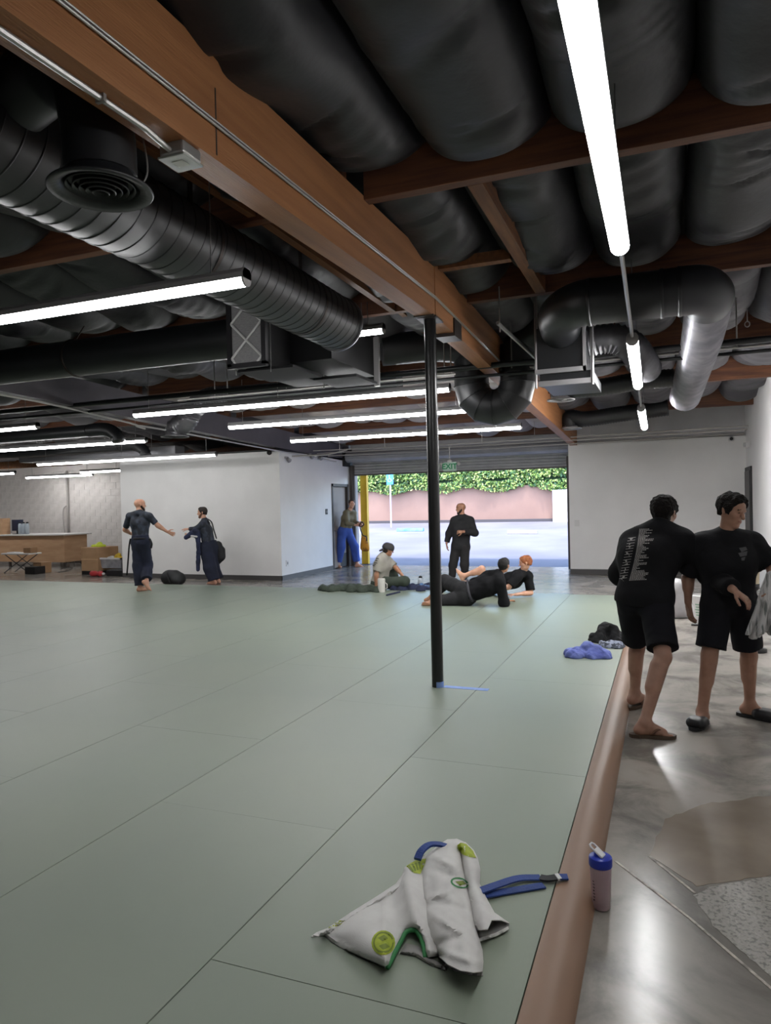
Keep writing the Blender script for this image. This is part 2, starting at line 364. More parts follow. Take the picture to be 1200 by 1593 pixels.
# accessible parking sign
sg = empty('parking_sign', (at(609, 812, Y=31)[0], 31, (31-YD)*GS), 'blue accessible parking sign on a thin metal pole', 'sign')
sx = at(607, 746, Y=31); 
MB().box((sx[0]-.03, 31, (31-YD)*GS), (sx[0]+.03, 31.05, sx[2]-.1)).build('pole', pm('sign_pole_paint', '#c3b7cf', .5), sg)
MB().box((sx[0]-.17, 30.97, sx[2]-.24), (sx[0]+.17, 31, sx[2]+.28), .01).build('panel', pm('sign_blue', '#4f8fe0', .5), sg)
ic = MB(); yy = 30.965
ic.ell((sx[0]-.02, yy, sx[2]+.17), (.03, .004, .03), 10)
ic.sweep([(sx[0]-.02, yy, sx[2]+.12), (sx[0]-.01, yy, sx[2]+.02), (sx[0]+.06, yy, sx[2]+.02), (sx[0]+.09, yy, sx[2]-.07)], .012, 6)
ic.sweep([(sx[0]-.01+.08*math.cos(a), yy, sx[2]-.03+.08*math.sin(a)) for a in np.linspace(2.2, 5.9, 14)], .01, 6)
ic.build('wheelchair_symbol', pm('sign_white', '#e8eef8', .5), sg)

# ---- ceiling: deck, purlins, insulation pillows
M_DECK = pm('dark_deck', '#161415', .8)
M_PURL = pm('dark_red_timber', '#4a2a1d', .6, c2='#6b4229', scale=3, detail=6, stretch=(.6, 8, 8), bump=.2, bscale=25)
M_PURL2 = pm('brown_timber', '#7a4f2c', .6, c2='#5d381f', scale=3, detail=6, stretch=(8, .6, 8), bump=.2, bscale=25)
ys = [-3.2, 6, 18.6]
dv = []
for x in (WL-.2, WR+.2):
    for y in ys: dv += [(x, y, ROOFZ(y)+.80), (x, y, ROOFZ(y)+.95)]
dk = MB().add(dv, [(0, 2, 8, 6), (2, 4, 10, 8), (1, 7, 9, 3), (3, 9, 11, 5), (0, 1, 3, 2), (2, 3, 5, 4), (6, 8, 9, 7), (8, 10, 11, 9), (0, 6, 7, 1), (4, 5, 11, 10)])
ceil = structure(dk.build('ceiling', M_DECK, base=(0, 0, 3.9)), 'dark roof deck with timber purlins and black bagged insulation')
PY = [-.85, 1.81, 4.47, 7.13, 9.79, 12.45, 15.11, 17.75]
for y in PY:
    z = ROOFZ(y)+.44
    if y < 16.4: MB().box((-1.85, y-.045, z), (WR, y+.045, z+.37), .004).build('purlin', M_PURL, ceil)
    MB().box((-8.1, y-.045, z), (-2.01, y+.045, z+.37), .004).build('purlin', M_PURL, ceil)
    MB().box((WL, y-.045, z), (-8.28, y+.045, z+.37), .004).build('purlin', M_PURL, ceil)
def joist(x, y0, y1, w=.09, dz=.02):
    z0, z1 = ROOFZ(y0)+.44+dz, ROOFZ(y1)+.44+dz
    V = [(x+i*w/2, y, z+k*.2) for y, z in ((y0, z0), (y1, z1)) for k in (0, 1) for i in (-1, 1)]
    MB().add(V, [(0, 1, 3, 2), (4, 6, 7, 5), (0, 4, 5, 1), (2, 3, 7, 6), (0, 2, 6, 4), (1, 5, 7, 3)]).build('joist', M_PURL2, ceil)
joist(-1.11, 4.52, 7.08, .1, 0); joist(-2.66, 4.52, 7.08, .07, 0); joist(-2.62, 7.2, 9.7, .06); joist(-2.7, 2, 4.4, .06)
MB().box((-1.84, 6.07, 3.74), (-1.2, 6.16, 3.83)).build('blocking', M_PURL2, ceil)
MB().box((-2.62, 6.5, 3.74), (-2.02, 6.58, 3.83)).build('blocking', M_PURL2, ceil)
M_BAG = pm('black_insulation_facing', '#19191c', .5, c2='#1f1f23', scale=2.5, bump=.55, bscale=9, spec=.45)
BW, BL = .77, 2.66
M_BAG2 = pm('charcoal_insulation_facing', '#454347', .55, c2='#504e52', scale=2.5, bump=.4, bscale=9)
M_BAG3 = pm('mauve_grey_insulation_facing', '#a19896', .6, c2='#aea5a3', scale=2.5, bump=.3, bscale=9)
def pillow(seed, mat=None):
    r = np.random.default_rng(seed); nu, nv = 22, 72
    u = np.linspace(-1, 1, nu+1); v = np.linspace(-1, 1, nv+1); U, Vv = np.meshgrid(u, v)
    sag = .29+.06*r.random()
    h = np.power(np.clip(1-np.abs(U)**2.4, 0, 1), .5)*np.power(np.clip(1-np.abs(Vv)**(7+5*r.random()), 0, 1), .5)
    Z = -sag*h*(1+.14*np.sin(Vv*3.1*(1+r.random())+r.random()*6)+.10*U*(r.random()-.5)*2+.08*np.sin(Vv*7.3+6*r.random()))
    for k in range(6):
        c = r.uniform(-.9, .9); w = r.uniform(.012, .06); d = r.uniform(.012, .045); sl = r.uniform(-.7, .7)
        Z += d*np.exp(-((Vv-c-sl*U*.3)/w)**2)*h*(np.cos(U*2+r.random()))
    Z += .006*np.sin(Vv*48+U*5*r.random()+r.random()*6)*h*np.clip(np.sin(Vv*4+r.random()*6), 0, 1)
    X = U*BW*.5*(1+.03*np.sin(Vv*5+r.random()*6)); Y = Vv*(BL*.5-.05)
    V = np.stack([X, Y, Z], -1).reshape(-1, 3)
    F = [(j*(nu+1)+i, (j+1)*(nu+1)+i, (j+1)*(nu+1)+i+1, j*(nu+1)+i+1) for j in range(nv) for i in range(nu)]
    me = bpy.data.meshes.new('insulation_pillow'); me.from_pydata(V.tolist(), [], F); me.materials.append(mat or M_BAG)
    me.polygons.foreach_set('use_smooth', [True]*len(me.polygons)); return me
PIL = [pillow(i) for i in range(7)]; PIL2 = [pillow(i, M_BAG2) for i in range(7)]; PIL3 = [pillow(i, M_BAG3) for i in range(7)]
for bi in range(1, len(PY)-1):
    yc_ = (PY[bi]+PY[bi+1])/2; s = (ROOFZ(PY[bi+1])-ROOFZ(PY[bi]))/BL
    for k in range(-31, 3):
        xc = -.21+k*BW
        if xc > WR-.2 or xc < WL+.3: continue
        if abs(xc+1.93) < .12: continue
        if xc > -2.2 and yc_ > 16.4: continue
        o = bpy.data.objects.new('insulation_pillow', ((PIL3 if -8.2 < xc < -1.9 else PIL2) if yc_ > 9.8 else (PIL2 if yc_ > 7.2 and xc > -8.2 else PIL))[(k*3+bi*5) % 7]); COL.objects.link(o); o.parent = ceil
        o.location = tuple(np.array([xc, yc_, ROOFZ(yc_)+.80-.01])-ORG[ceil]); o.rotation_euler = (math.atan(s), 0, math.pi if (k+bi) % 3 == 0 else 0)

# ---- main glulam beam, second painted beam, post
M_GLU = pm('orange_brown_glulam', '#96653e', .55, c2='#7d502c', scale=2.2, detail=7, stretch=(7, .5, 7), bump=.25, bscale=20, contrast=(.3, .7))
def beam(name, x0, x1, y0, y1, hgt, mat, label, zoff=0):
    r = empty(name, ((x0+x1)/2, y0, ROOFZ(y0)+zoff), label, 'beam')
    for a, b in ((y0, 5.98), (6.0, y1)) if y0 < 6 else ((y0, y1),):
        V = [(x, y, ROOFZ(y)+zoff+k*hgt) for y in (a, b) for k in (0, 1) for x in (x0, x1)]
        MB().add(V, [(0, 1, 3, 2), (4, 6, 7, 5), (0, 4, 5, 1), (2, 3, 7, 6), (0, 2, 6, 4), (1, 5, 7, 3)]).build('beam_length', mat, r)
    return r
gb = beam('glulam_beam', -2.01, -1.85, -2.9, 16.58, .47, M_GLU, 'large orange-brown timber beam running the depth of the hall over the black post')
# steel hinge seat and cracks
M_STEEL = pm('weathered_steel', '#3b3431', .5, .7)
MB().box((-2.02, 5.9, ROOFZ(6)-.012), (-1.84, 6.2, ROOFZ(6)+.0)).build('bearing_plate', M_STEEL, gb)
MB().box((-2.025, 6.55, ROOFZ(6.6)-.03), (-1.835, 6.8, ROOFZ(6.6)+.14)).build('hinge_strap', M_STEEL, gb)
MB().box((-1.852, 2.725, 3.26), (-1.848, 2.733, 3.56)).build('crack', M_DARK, gb)
beam('painted_beam', -8.28, -8.1, -2.9, 17.9, .42, pm('purple_grey_paint', '#565158', .6, c2='#4c484e', scale=2), 'dark purple-grey painted beam above the office partition')
pb = at(682, 1066, Z=MATZ)
PX, PYp = -1.915, 6.035
post = empty('support_post', (PX, PYp, 0), 'glossy black round steel post standing on the green mat', 'post')
MB().sweep([(PX, PYp, 0), (PX, PYp, 1.6), (PX, PYp, 3.3)], .052, 28).build('shaft', pm('gloss_black_paint', '#151517', .28, spec=.6), post, smooth=True)
autosmooth(post.children[0])
MB().box((PX-.085, PYp-.1, 3.295), (PX+.085, PYp+.1, 3.309)).build('cap_plate', M_STEEL, post)

# ================================================================== MATS
M_MAT = pm('sage_green_vinyl', '#808a7d', .42, c2='#858e7f', scale=.8, bump=.03, bscale=300, spec=.5)
mat = empty('training_mat', (-7, 6, 0), 'sage green vinyl training mat laid in long panels across the hall', 'mat')
MX0, MP, ML, MY1 = -.465, 1.095, 2.165, 12.6
_pan = {}
def panel(x0, x1, y0, y1):
    g = .0022; gy = .0014 if abs(y0-2.137) < .01 or abs(y1-2.137) < .01 else .0002; key = (round(x1-x0, 3), round(y1-y0, 3), gy)
    if key not in _pan:
        m = MB().box((-(x1-x0)/2+g, -(y1-y0)/2+gy, .001), ((x1-x0)/2-g, (y1-y0)/2-gy, MATZ), .0012)
        o = m.build('mat_panel', M_MAT, base=(0, 0, 0)); _pan[key] = o.data; bpy.data.objects.remove(o)
    o = bpy.data.objects.new('mat_panel', _pan[key]); COL.objects.link(o); o.parent = mat
    o.location = tuple(np.array([(x0+x1)/2, (y0+y1)/2, 0])-ORG[mat])
for c in range(21):
    x1 = MX0-c*MP; x0 = x1-MP
    if x0 < WL: break
    y = 2.137-2*ML if c % 2 == 0 else 3.21-3*ML
    while y < MY1-.02:
        y2 = min(y+ML, MY1)
        panel(x0, x1, max(y, YB+.02), y2); y = y2
# tan rolled edge along the right side of the mat
n = 10; prof = [(0, .001)]+[(.165*(1-math.cos(math.pi*k/n))/2+.0, .052*math.sin(math.pi*(.12+.88*k/n))**.55 if k < n else .001) for k in range(n)]+[(.168, .001)]
prof = [(.003, .001), (.003, .052), (.02, .06), (.05, .064), (.085, .062), (.115, .054), (.14, .041), (.158, .024), (.165, .001)]
m = MB(); np_ = len(prof); ysq = [YB+.05, 2, 5, 8, 12.58]
m.add([(MX0+a, y, b) for y in ysq for a, b in prof], [tuple(range(np_))]+[tuple(range((len(ysq)-1)*np_, len(ysq)*np_))[::-1]]+[(j*np_+i, (j+1)*np_+i, (j+1)*np_+(i+1) % np_, j*np_+(i+1) % np_) for j in range(len(ysq)-1) for i in range(np_)])
er = tag(autosmooth(m.build('mat_edging', pm('tan_vinyl_edging', '#8a6b55', .5, c2='#7d604b', scale=1.2, stretch=(3, .4, 3)))), 'tan rounded edging strip along the right edge of the mat', 'edging')
# blue tape at the post
tp = empty('blue_tape', at(720, 1071, Z=MATZ+.001), 'pale blue painter tape strip on the mat beside the black post', 'tape')
M_TAPE = pm('blue_tape_paper', '#6f8fd0', .6, c2='#85a0d8', scale=12)
MB().box((-1.86, 6.01, MATZ), (-1.46, 6.085, MATZ+.0018)).build('floor_strip', M_TAPE, tp)
m = MB(); aa = np.linspace(-1.5, .7, 8)
m.add([(PX+.0535*math.cos(a), PYp+.0535*math.sin(a), z) for a in aa for z in (MATZ, MATZ+.05)], [(2*i, 2*i+2, 2*i+3, 2*i+1) for i in range(7)])
m.build('post_wrap', M_TAPE, tp)

# ================================================================== LED LIGHTS
M_LENS = pm('led_lens', (1, 1, 1), .4, emit=LED)
M_HOUS = pm('light_grey_housing', '#8e8c8d', .45)
M_WIRE = pm('hanger_wire_metal', '#8a8888', .4, .8)
M_CAPL = pm('pale_end_cap', '#a8a6a6', .5)
M_LENS_DIM = pm('led_lens_soft', (1, 1, 1), .4, emit=LED*.45); M_LENS_HI = pm('led_lens_bright', (1, 1, 1), .4, emit=LED*2.6); M_LENS_HI2 = pm('led_lens_brightest', (1, 1, 1), .4, emit=LED*6.5)
def led(p0, p1, label, w=.092, lm=None, group='linear led lights', hang=True, joints=0, wire_gap=.9):
    p0, p1 = np.array(p0, float), np.array(p1, float); c = (p0+p1)/2
    r = empty('led_light', c, label, 'ceiling light', group)
    d = (p1-p0)/np.linalg.norm(p1-p0); s = np.array([-d[1], d[0], 0]); s /= np.linalg.norm(s); u = np.array([0, 0, 1.])
    def ex(prof, a, b):
        k = len(prof); V = [q+s*x+u*z for q in (a, b) for x, z in prof]
        return MB().add(V, [tuple(range(k))[::-1], tuple(range(k, 2*k))]+[(i, (i+1) % k, k+(i+1) % k, k+i) for i in range(k)])
    h = w/2
    lens = [(h*math.cos(a)*.97, .026+.045*math.sin(a)*w/.092-.0) for a in np.linspace(0, -math.pi, 13)]
    ex(lens, p0+d*.012, p1-d*.012).build('lens', lm or M_LENS, r, smooth=False)
    ex([(-h, .026), (h, .026), (h*.98, .06), (h*.62, .085), (-h*.62, .085), (-h*.98, .06)], p0, p1).build('housing', M_HOUS, r)
    cap = [(h*math.cos(a), .026+.047*math.sin(a)) for a in np.linspace(0, -math.pi, 13)]+[(-h*.98, .06), (-h*.6, .087), (h*.6, .087), (h*.98, .06)]
    ex(cap, p0, p0+d*.012).build('end_cap', M_CAPL, r); ex(cap, p1-d*.012, p1).build('end_cap', M_CAPL, r)
    if hang:
        L = np.linalg.norm(p1-p0); nw = max(2, int(L/2.2)+1)
        for i in range(nw):
            q = p0+d*(.25+(L-.5)*i/(nw-1)); zt = ROOFZ(q[1])+.5
            MB().sweep([q+u*.08, (q[0], q[1], max(zt, q[2]+.2))], .004, 5).build('hanger_wire', M_WIRE, r)
    return r
Z1 = 2.975
# bank left of the big beam (ends traced at each lamp's own height)
def ledpx(a, b, Z, label, ext=None, **k):
    p, q = at(*a, Z=Z), at(*b, Z=Z); y = (p[1]+q[1])/2; p[1] = q[1] = y
    if ext is not None: p[0] = ext
    return led(p, q, label, **k)
ledpx((0, 500), (386, 441), 3.0, 'nearest long led light, cut by the left edge in front of the spiral duct', ext=-5.0)
_q = at(598, 516, Y=6.85); led((-3.1, 6.85, _q[2]), _q, 'short led light whose bright end shows just past the spiral duct opening')
ledpx((211, 648), (700, 607), 3.0, 'led light crossing behind the black post, uppermost of the three before the door')
ledpx((355, 666), (738, 640), 2.93, 'led light crossing behind the black post, middle of the three before the door')
ledpx((457, 688), (810, 665), 2.87, 'led light crossing behind the black post, lowest of the three before the door')
ledpx((-60, 674), (64, 666), 3.0, 'led light cut by the left edge, highest of the far left lights', ext=-13.)
ledpx((0, 703), (220, 686), 2.95, 'led light over the far left mat ending near the round ceiling diffuser', ext=-14.5)
ledpx((66, 724), (331, 708), 2.78, lm=M_LENS_DIM, label= 'led light hanging in front of the white office partition')
ledpx((45, 744), (141, 739), 2.76, 'short looking led light against the white block wall')
ledpx((135, 736), (183, 732), 2.76, 'led light partly hidden behind the partition corner', ext=None)
ledpx((-40, 739), (33, 737), 2.76, 'led light cut by the left edge in front of the block wall', ext=-22.5)
# row right of the beam, running away from the camera
t1a = at(965, 392, Z=3.0); t1b = np.array([t1a[0]+.01, 1.2, 3.0])
led(t1b, t1a, 'nearest led light overhead at the top right, running away from the camera', w=.1, group='led lights in the right row')
t2a, t2b = at(984, 534, Z=2.98), at(993, 603, Z=2.92)
led(t2a, t2b, lm=M_LENS_HI, label='second led light in the right row, between two conduit rods', w=.1, group='led lights in the right row')
t3a, t3b = at(998, 639, Z=2.85), at(1003, 667, Z=2.80)
led(t3a, t3b, lm=M_LENS_HI2, label='farthest led light in the right row before the back wall', w=.1, group='led lights in the right row')
def rod(name, pts, r, mat, label, cat, group=None, n=8):
    o = MB().sweep(pts, r, n).build(name, mat, smooth=True); autosmooth(o); return tag(o, label, cat, group)
M_GALV = pm('galvanised_conduit', '#a5a3a0', .38, .75)
rod('conduit_rod', [t1a+[0, 0, .06], t2a+[0, 0, .06]], .013, M_GALV, 'conduit rod linking the nearest and second right-row lights', 'conduit', 'conduit rods in the right row')
rod('conduit_rod', [t2b+[0, 0, .06], t3a+[0, 0, .06]], .013, M_GALV, 'conduit rod linking the second and farthest right-row lights', 'conduit', 'conduit rods in the right row')

# ================================================================== DUCTS AND AIR UNITS
M_DUCT = pm('black_duct_paint', '#17181a', .42, c2='#1e1f22', scale=3, spec=.55, bump=.05, bscale=12)
M_FLEX = pm('grey_flex_duct', '#5d5c5f', .4, .35, c2='#4b4a4d', scale=6)
M_SEAM = pm('duct_seam', '#0d0d0e', .5)
def resample(pts, step):
    P = np.array(pts, float); L = np.r_[0, np.cumsum(np.linalg.norm(np.diff(P, axis=0), axis=1))]; n = max(2, int(L[-1]/step))
    t = np.linspace(0, L[-1], n+1); return [np.array([np.interp(q, L, P[:, i]) for i in range(3)]) for q in t], t
def flex(pts, r, parent, name='flex_duct', mat=None, pitch=.05, amp=.075):
    P, t = resample(pts, pitch/2); rr = [r*(1+amp*(1 if i % 2 else -1)) for i in range(len(P))]
    return autosmooth(MB().sweep(P, rr, 20).build(name, mat or M_FLEX, parent, smooth=True), 1.4)
def diffuser(c, r, parent, neck=.1, mat=None, rings=5):
    c = np.array(c, float); mt = mat or M_DUCT
    MB().lathe(c, [(r*.62, neck), (r*.66, .02), (r*.98, .004), (r, -.004), (r*.97, -.012), (r*.74, .004), (r*.7, .03)], 36).build('diffuser_rim', mt, parent, smooth=True)
    for k in range(rings):
        q = r*(.66-.125*k); MB().lathe(c+[0, 0, .012-.006*k], [(q, -.004), (q-.03*r, .03), (q-.06*r, .03), (q-.012*r, -.009), (q, -.004)], 32).build('diffuser_ring', mt, parent, smooth=True)
    MB().lathe(c, [(r*.7, .03), (.001, .04)], 24).build('diffuser_throat', M_SEAM, parent)

# big spiral duct over the left of the beam
DX, DZ, DR = -2.93, 3.43, .25
du = empty('spiral_duct', (DX, 3, DZ-DR), 'big black spiral duct running along the left of the timber beam', 'duct')
autosmooth(MB().sweep([(DX, y, DZ) for y in (-2.5, 0, 3, 6.3)], DR, 40, cap=False).build('shell', M_DUCT, du, smooth=True))
autosmooth(MB().sweep([(DX, y, DZ) for y in (6.3, 2)], DR-.006, 40, cap=False).build('inner_shell', M_SEAM, du, smooth=True))
for k in range(38):
    y = 2.0+k*.114
    m = MB(); nn = 40
    ring = [[(DX+(DR+dr)*math.cos(2*math.pi*i/nn), y+dy+.055*math.sin(2*math.pi*i/nn), DZ+(DR+dr)*math.sin(2*math.pi*i/nn)) for i in range(nn)] for dy, dr in ((-.006, 0), (0, .005), (.006, 0))]
    m.add(sum(ring, []), [(j*nn+i, j*nn+(i+1) % nn, (j+1)*nn+(i+1) % nn, (j+1)*nn+i) for j in range(2) for i in range(nn)])
    m.build('spiral_seam', M_DUCT, du, smooth=True)
MB().lathe((DX, 6.27, DZ), [(DR, 0), (DR+.014, .0), (DR+.014, .03), (DR-.005, .03)], 40, axis=(0, 1, 0)).build('end_collar', pm('duct_collar_grey', '#6a686c', .35, .5), du, smooth=True)
for y in (4.0, 5.55):
    m = MB(); nn = 24
    m.lathe((DX, y-.015, DZ), [(DR+.004, 0), (DR+.006, 0), (DR+.006, .03), (DR+.004, .03)], 32, axis=(0, 1, 0)); m.box((DX-.01, y-.015, DZ+DR), (DX+.01, y+.015, ROOFZ(y)+.6)); m.build('hanger_strap', M_STEEL, du)
# diffuser branch near the camera
db = empty('round_diffuser', (-2.2, 2.4, 3.03), 'round black louvred ceiling diffuser nearest to the camera', 'diffuser')
diffuser((-2.21, 2.4, 3.04), .215, db)
autosmooth(MB().sweep(ncatmull([(-2.21, 2.4, 3.1), (-2.22, 2.4, 3.3), (-2.3, 2.42, 3.52), (-2.5, 2.44, 3.62), (-2.72, 2.44, 3.56)], 6), .15, 24).build('neck', M_DUCT, db, smooth=True))
rod('diffuser_cable', ncatmull([(-2.06, 2.5, 3.72), (-2.08, 2.5, 3.4), (-2.03, 2.48, 3.14), (-2.03, 2.45, 3.05)], 6), .004, M_GALV, 'thin cable hanging beside the nearest round diffuser', 'cable')
# duct along X on the left
L2 = empty('straight_duct', (-8, 5.9, 3.1), 'black round duct leading left from the filter unit', 'duct')
autosmooth(MB().sweep([(-13, 6.45, 3.46), (-8, 6.45, 3.46), (-4.08, 6.45, 3.46)], .207, 32).build('shell', M_DUCT, L2, smooth=True))
MB().lathe((-6.4, 6.45, 3.46), [(.207, 0), (.217, 0), (.217, .03), (.207, .03)], 32, axis=(1, 0, 0)).build('strap', M_STEEL, L2, smooth=True)
MB().sweep([(-6.38, 6.45, 3.66), (-6.1, 6.43, 3.95)], .008, 6).build('strap_hanger', M_STEEL, L2)
# left air handler with filter
fx0, fx1 = -4.1, -3.69; fz0, fz1 = 3.1, 3.76; fy = 6.2
M_PAN = pm('matte_black_pan', '#232325', .75, spec=.2); M_UNIT = pm('matte_black_unit', '#161618', .7, spec=.3)
ah = empty('air_handler', (-3.8, 7, 3.05), 'black air handler with a white diamond-wire filter face', 'air unit')
MB().box((fx0, fy+.02, fz0), (fx1, 7.6, fz1), .006).build('cabinet', M_UNIT, ah)
MB().box((fx1, fy+.5, fz0+.1), (-3.2, 7.9, fz1-.05), .006).build('plenum', M_UNIT, ah)
fr = MB()
for a, b in (((fx0-.02, fz0-.02), (fx1+.02, fz0+.03)), ((fx0-.02, fz1-.03), (fx1+.02, fz1+.02)), ((fx0-.02, fz0), (fx0+.03, fz1)), ((fx1-.03, fz0), (fx1+.02, fz1))): fr.box((a[0], fy-.03, a[1]), (b[0], fy+.02, b[1]))
fr.build('filter_frame', pm('dark_frame', '#3a393c', .4, .5), ah)
MB().box((fx0+.02, fy-.005, fz0+.02), (fx1-.02, fy+.01, fz1-.02)).build('filter_media', pm('filter_white', '#a9a7a8', .9, c2='#959395', scale=30, stretch=(1, 1, 6)), ah)
wm = MB(); wx = fx1-fx0-.06; 
for k in range(-2, 5):
    for sgn in (1, -1):
        z = fz0+.08+k*wx; p = np.array([fx0+.03, fy-.02, z]) if sgn > 0 else np.array([fx1-.03, fy-.02, z]); q = p+np.array([sgn*wx, 0, wx])
        d = q-p; lo = max(0, (fz0+.03-p[2])/d[2]); hi = min(1, (fz1-.03-p[2])/d[2])
        if hi > lo: wm.sweep([p+d*lo, p+d*hi], .013, 6)
wm.build('diamond_wire', pm('filter_wire', '#f0eeee', .5, 0), ah)
MB().box((fx0+.02, fy+.1, fz0-.035), (fx1+.25, fy+.75, fz0-.01)).build('drip_pan', M_PAN, ah)
MB().box((-3.62, 7.1, fz0-.03), (-3.1, 7.7, fz0+.0)).build('drip_pan', M_PAN, ah)
MB().box((-3.2, 7.85, fz0-.02), (-3.14, 7.9, fz1-.1)).build('end_flange', M_HOUS, ah)
for x, y in ((fx0, fy+.1), (fx1, fy+.1), (fx1, 7.5)): MB().sweep([(x, y, fz0-.06), (x, y, 4.0)], .006, 6).build('threaded_rod', M_WIRE, ah)
# ribbed left distribution duct to the far round diffuser
L3 = empty('branch_duct', (-6, 9, 2.78), 'black duct dropping through a flexible elbow to a round diffuser at left', 'duct')
autosmooth(MB().sweep([(-3.3, 9.0, 3.32), (-6.0, 9.0, 3.32)], .14, 24).build('shell', M_DUCT, L3, smooth=True))
flex(ncatmull([(-5.95, 9.0, 3.32), (-6.35, 9.0, 3.32), (-6.62, 9.02, 3.2), (-6.8, 9.04, 3.0), (-6.98, 9.05, 2.93), (-7.02, 9.05, 2.83)], 8), .15, L3)
diffuser((-7.02, 9.05, 2.79), .215, L3, mat=M_FLEX)
# far left ducts
for q in range(2):
    zz = 3.2-.06*q; yy = 10.6+2.4*q; o = empty('far_duct', (-11, yy, zz-.15), ['dark far duct over the left mat, nearer of two', 'dark far duct over the left mat, farther of two'][q], 'duct', 'far left ducts')
    autosmooth(MB().sweep([(-10.2-1.4*q, yy, zz), (-13, yy+.1, zz), (-20, yy+.2, zz)], .12, 20).build('shell', M_DUCT, o, smooth=True))
    flex(ncatmull([(-10.2-1.4*q, yy, zz), (-9.8-1.4*q, yy, zz), (-9.55-1.4*q, yy, zz-.12), (-9.5-1.4*q, yy, zz-.25)], 6), .12, o, mat=M_DUCT)
wd2 = tag(MB().box((-20, 14.9, 2.92), (-14.7, 15.0, 3.12), .004).build('timber_header', M_PURL2), 'brown timber header above the reception desk', 'timber')
for _x in (-14.6, -11.2): rod('duct_hanger', [(_x, 13.57, 3.1), (_x, 13.57, 3.5)], .006, M_GALV, 'thin rod holding the flat grey duct, %s one' % ('left' if _x < -13 else 'right'), 'hanger rod', 'flat duct hangers', 6)
gdu = tag(MB().box((-15.2, 13.4, 2.93), (-10.4, 13.75, 3.12), .01).build('flat_duct', pm('grey_flat_duct', '#77767a', .4, .6)), 'flat grey rectangular duct in front of the office partition top', 'duct')

# U-shaped duct under the beam
ub = empty('u_bend_duct', (-1.93, 8.75, 2.78), 'black mitred U-shaped duct looping under the timber beam', 'duct')
uc = np.array([-1.95, 8.72, 3.13]); UR, ur = .29, .215
segs = 7
pts = [uc+[-UR, 0, .45]]+[uc+[-UR*math.cos(a), 0, -UR*math.sin(a)] for a in np.linspace(0, math.pi, segs)]+[uc+[UR, 0, .45]]
for i in range(len(pts)-1):
    m = MB().sweep([pts[i], pts[i+1]], ur, 28, cap=False); m.build('elbow_section', M_DUCT, ub, smooth=True)
o = ub.children
# mitre the sections: move ring verts onto the joint planes
for i, ch in enumerate(ub.children):
    a, b = pts[i], pts[i+1]; d = (b-a)/np.linalg.norm(b-a); nn = 28
    def plane(j):
        t = pts[min(j+1, len(pts)-1)]-pts[max(j-1, 0)]; return t/np.linalg.norm(t)
    for k, v in enumerate(ch.data.vertices):
        w = np.array(v.co)+ORG[ub]; j = i if k < nn else i+1; nrm = plane(j)
        s_ = ((pts[j]-w)@nrm)/(d@nrm); v.co = Vector(w+d*s_-ORG[ub])
    if i: 
        pass
for i in range(1, len(pts)-1):
    t = pts[i+1]-pts[i-1]; t /= np.linalg.norm(t)
    MB().lathe(pts[i]-t*.006, [(ur+.0, 0), (ur+.012, 0), (ur+.012, .012), (ur, .012)], 28, axis=t).build('seam_band', M_DUCT, ub, smooth=False)
autosmooth(MB().sweep(ncatmull([uc+[UR, 0, .3], uc+[UR+.05, 0, .5], uc+[UR+.35, -.1, .58], uc+[UR+.8, -.3, .5]], 6), ur*.9, 24).build('riser', M_DUCT, ub, smooth=True))
autosmooth(MB().sweep(ncatmull([uc+[-UR, 0, .3], uc+[-UR-.05, 0, .45], uc+[-UR-.4, -.2, .5], uc+[-UR-1., -.5, .45]], 6), ur*.9, 24).build('riser', M_DUCT, ub, smooth=True))

# right air unit and its ducts
ru = empty('air_unit', (-.9, 7.5, 2.95), 'black box air unit hanging right of the beam with pale flange edges', 'air unit')
a0 = at(834, 545, Y=7.25); a1 = at(923, 590, Y=7.25)
ux0, ux1, uz0 = a0[0], a1[0], a1[2]
MB().box((ux0, 7.25, uz0+.1), (ux1-.08, 8.4, uz0+.55), .006).build('cabinet', M_DUCT, ru)
MB().box((ux0+.03, 7.28, uz0), (ux1, 8.2, uz0+.1)).build('lower_box', M_DUCT, ru)
fl = MB().box((ux0-.01, 7.22, uz0+.09), (ux1-.06, 7.25, uz0+.135)).box((ux1-.09, 7.22, uz0+.09), (ux1-.06, 7.25, uz0+.55)).box((ux0+.02, 7.24, uz0-.03), (ux1+.01, 7.28, uz0+.02)).box((ux1-.02, 7.24, uz0-.03), (ux1+.01, 7.28, uz0+.55))
fl.build('flange', M_HOUS, ru)
for x in (ux0, ux1): MB().sweep([(x, 7.24, uz0-.05), (x, 7.24, 3.9)], .012, 6).build('threaded_rod', M_WIRE, ru)
r1 = empty('elbow_duct', (-.2, 6.6, 3.2), 'wide black round duct turning into silver ribbed flexible duct at upper right', 'duct')
autosmooth(MB().sweep(ncatmull([(-.95, 7.3, 3.38), (-.9, 6.9, 3.42), (-.7, 6.62, 3.43), (-.45, 6.6, 3.43), (-.1, 6.6, 3.43), (.15, 6.6, 3.43)], 6), .2, 32).build('shell', M_DUCT, r1, smooth=True))
for x in (-.62, -.02, .12): MB().lathe((x, 6.6, 3.43), [(.2, 0), (.209, 0), (.209, .03), (.2, .03)], 32, axis=(1, 0, 0)).build('joint_band', M_DUCT, r1, smooth=True)
autosmooth(MB().sweep(ncatmull([(.12, 6.6, 3.43), (.28, 6.62, 3.43), (.36, 6.72, 3.41), (.37, 6.88, 3.39)], 6), .205, 32).build('elbow', pm('duct_dark_grey', '#2d2d31', .4), r1, smooth=True))
e2 = at(1066, 618, Y=10.6)
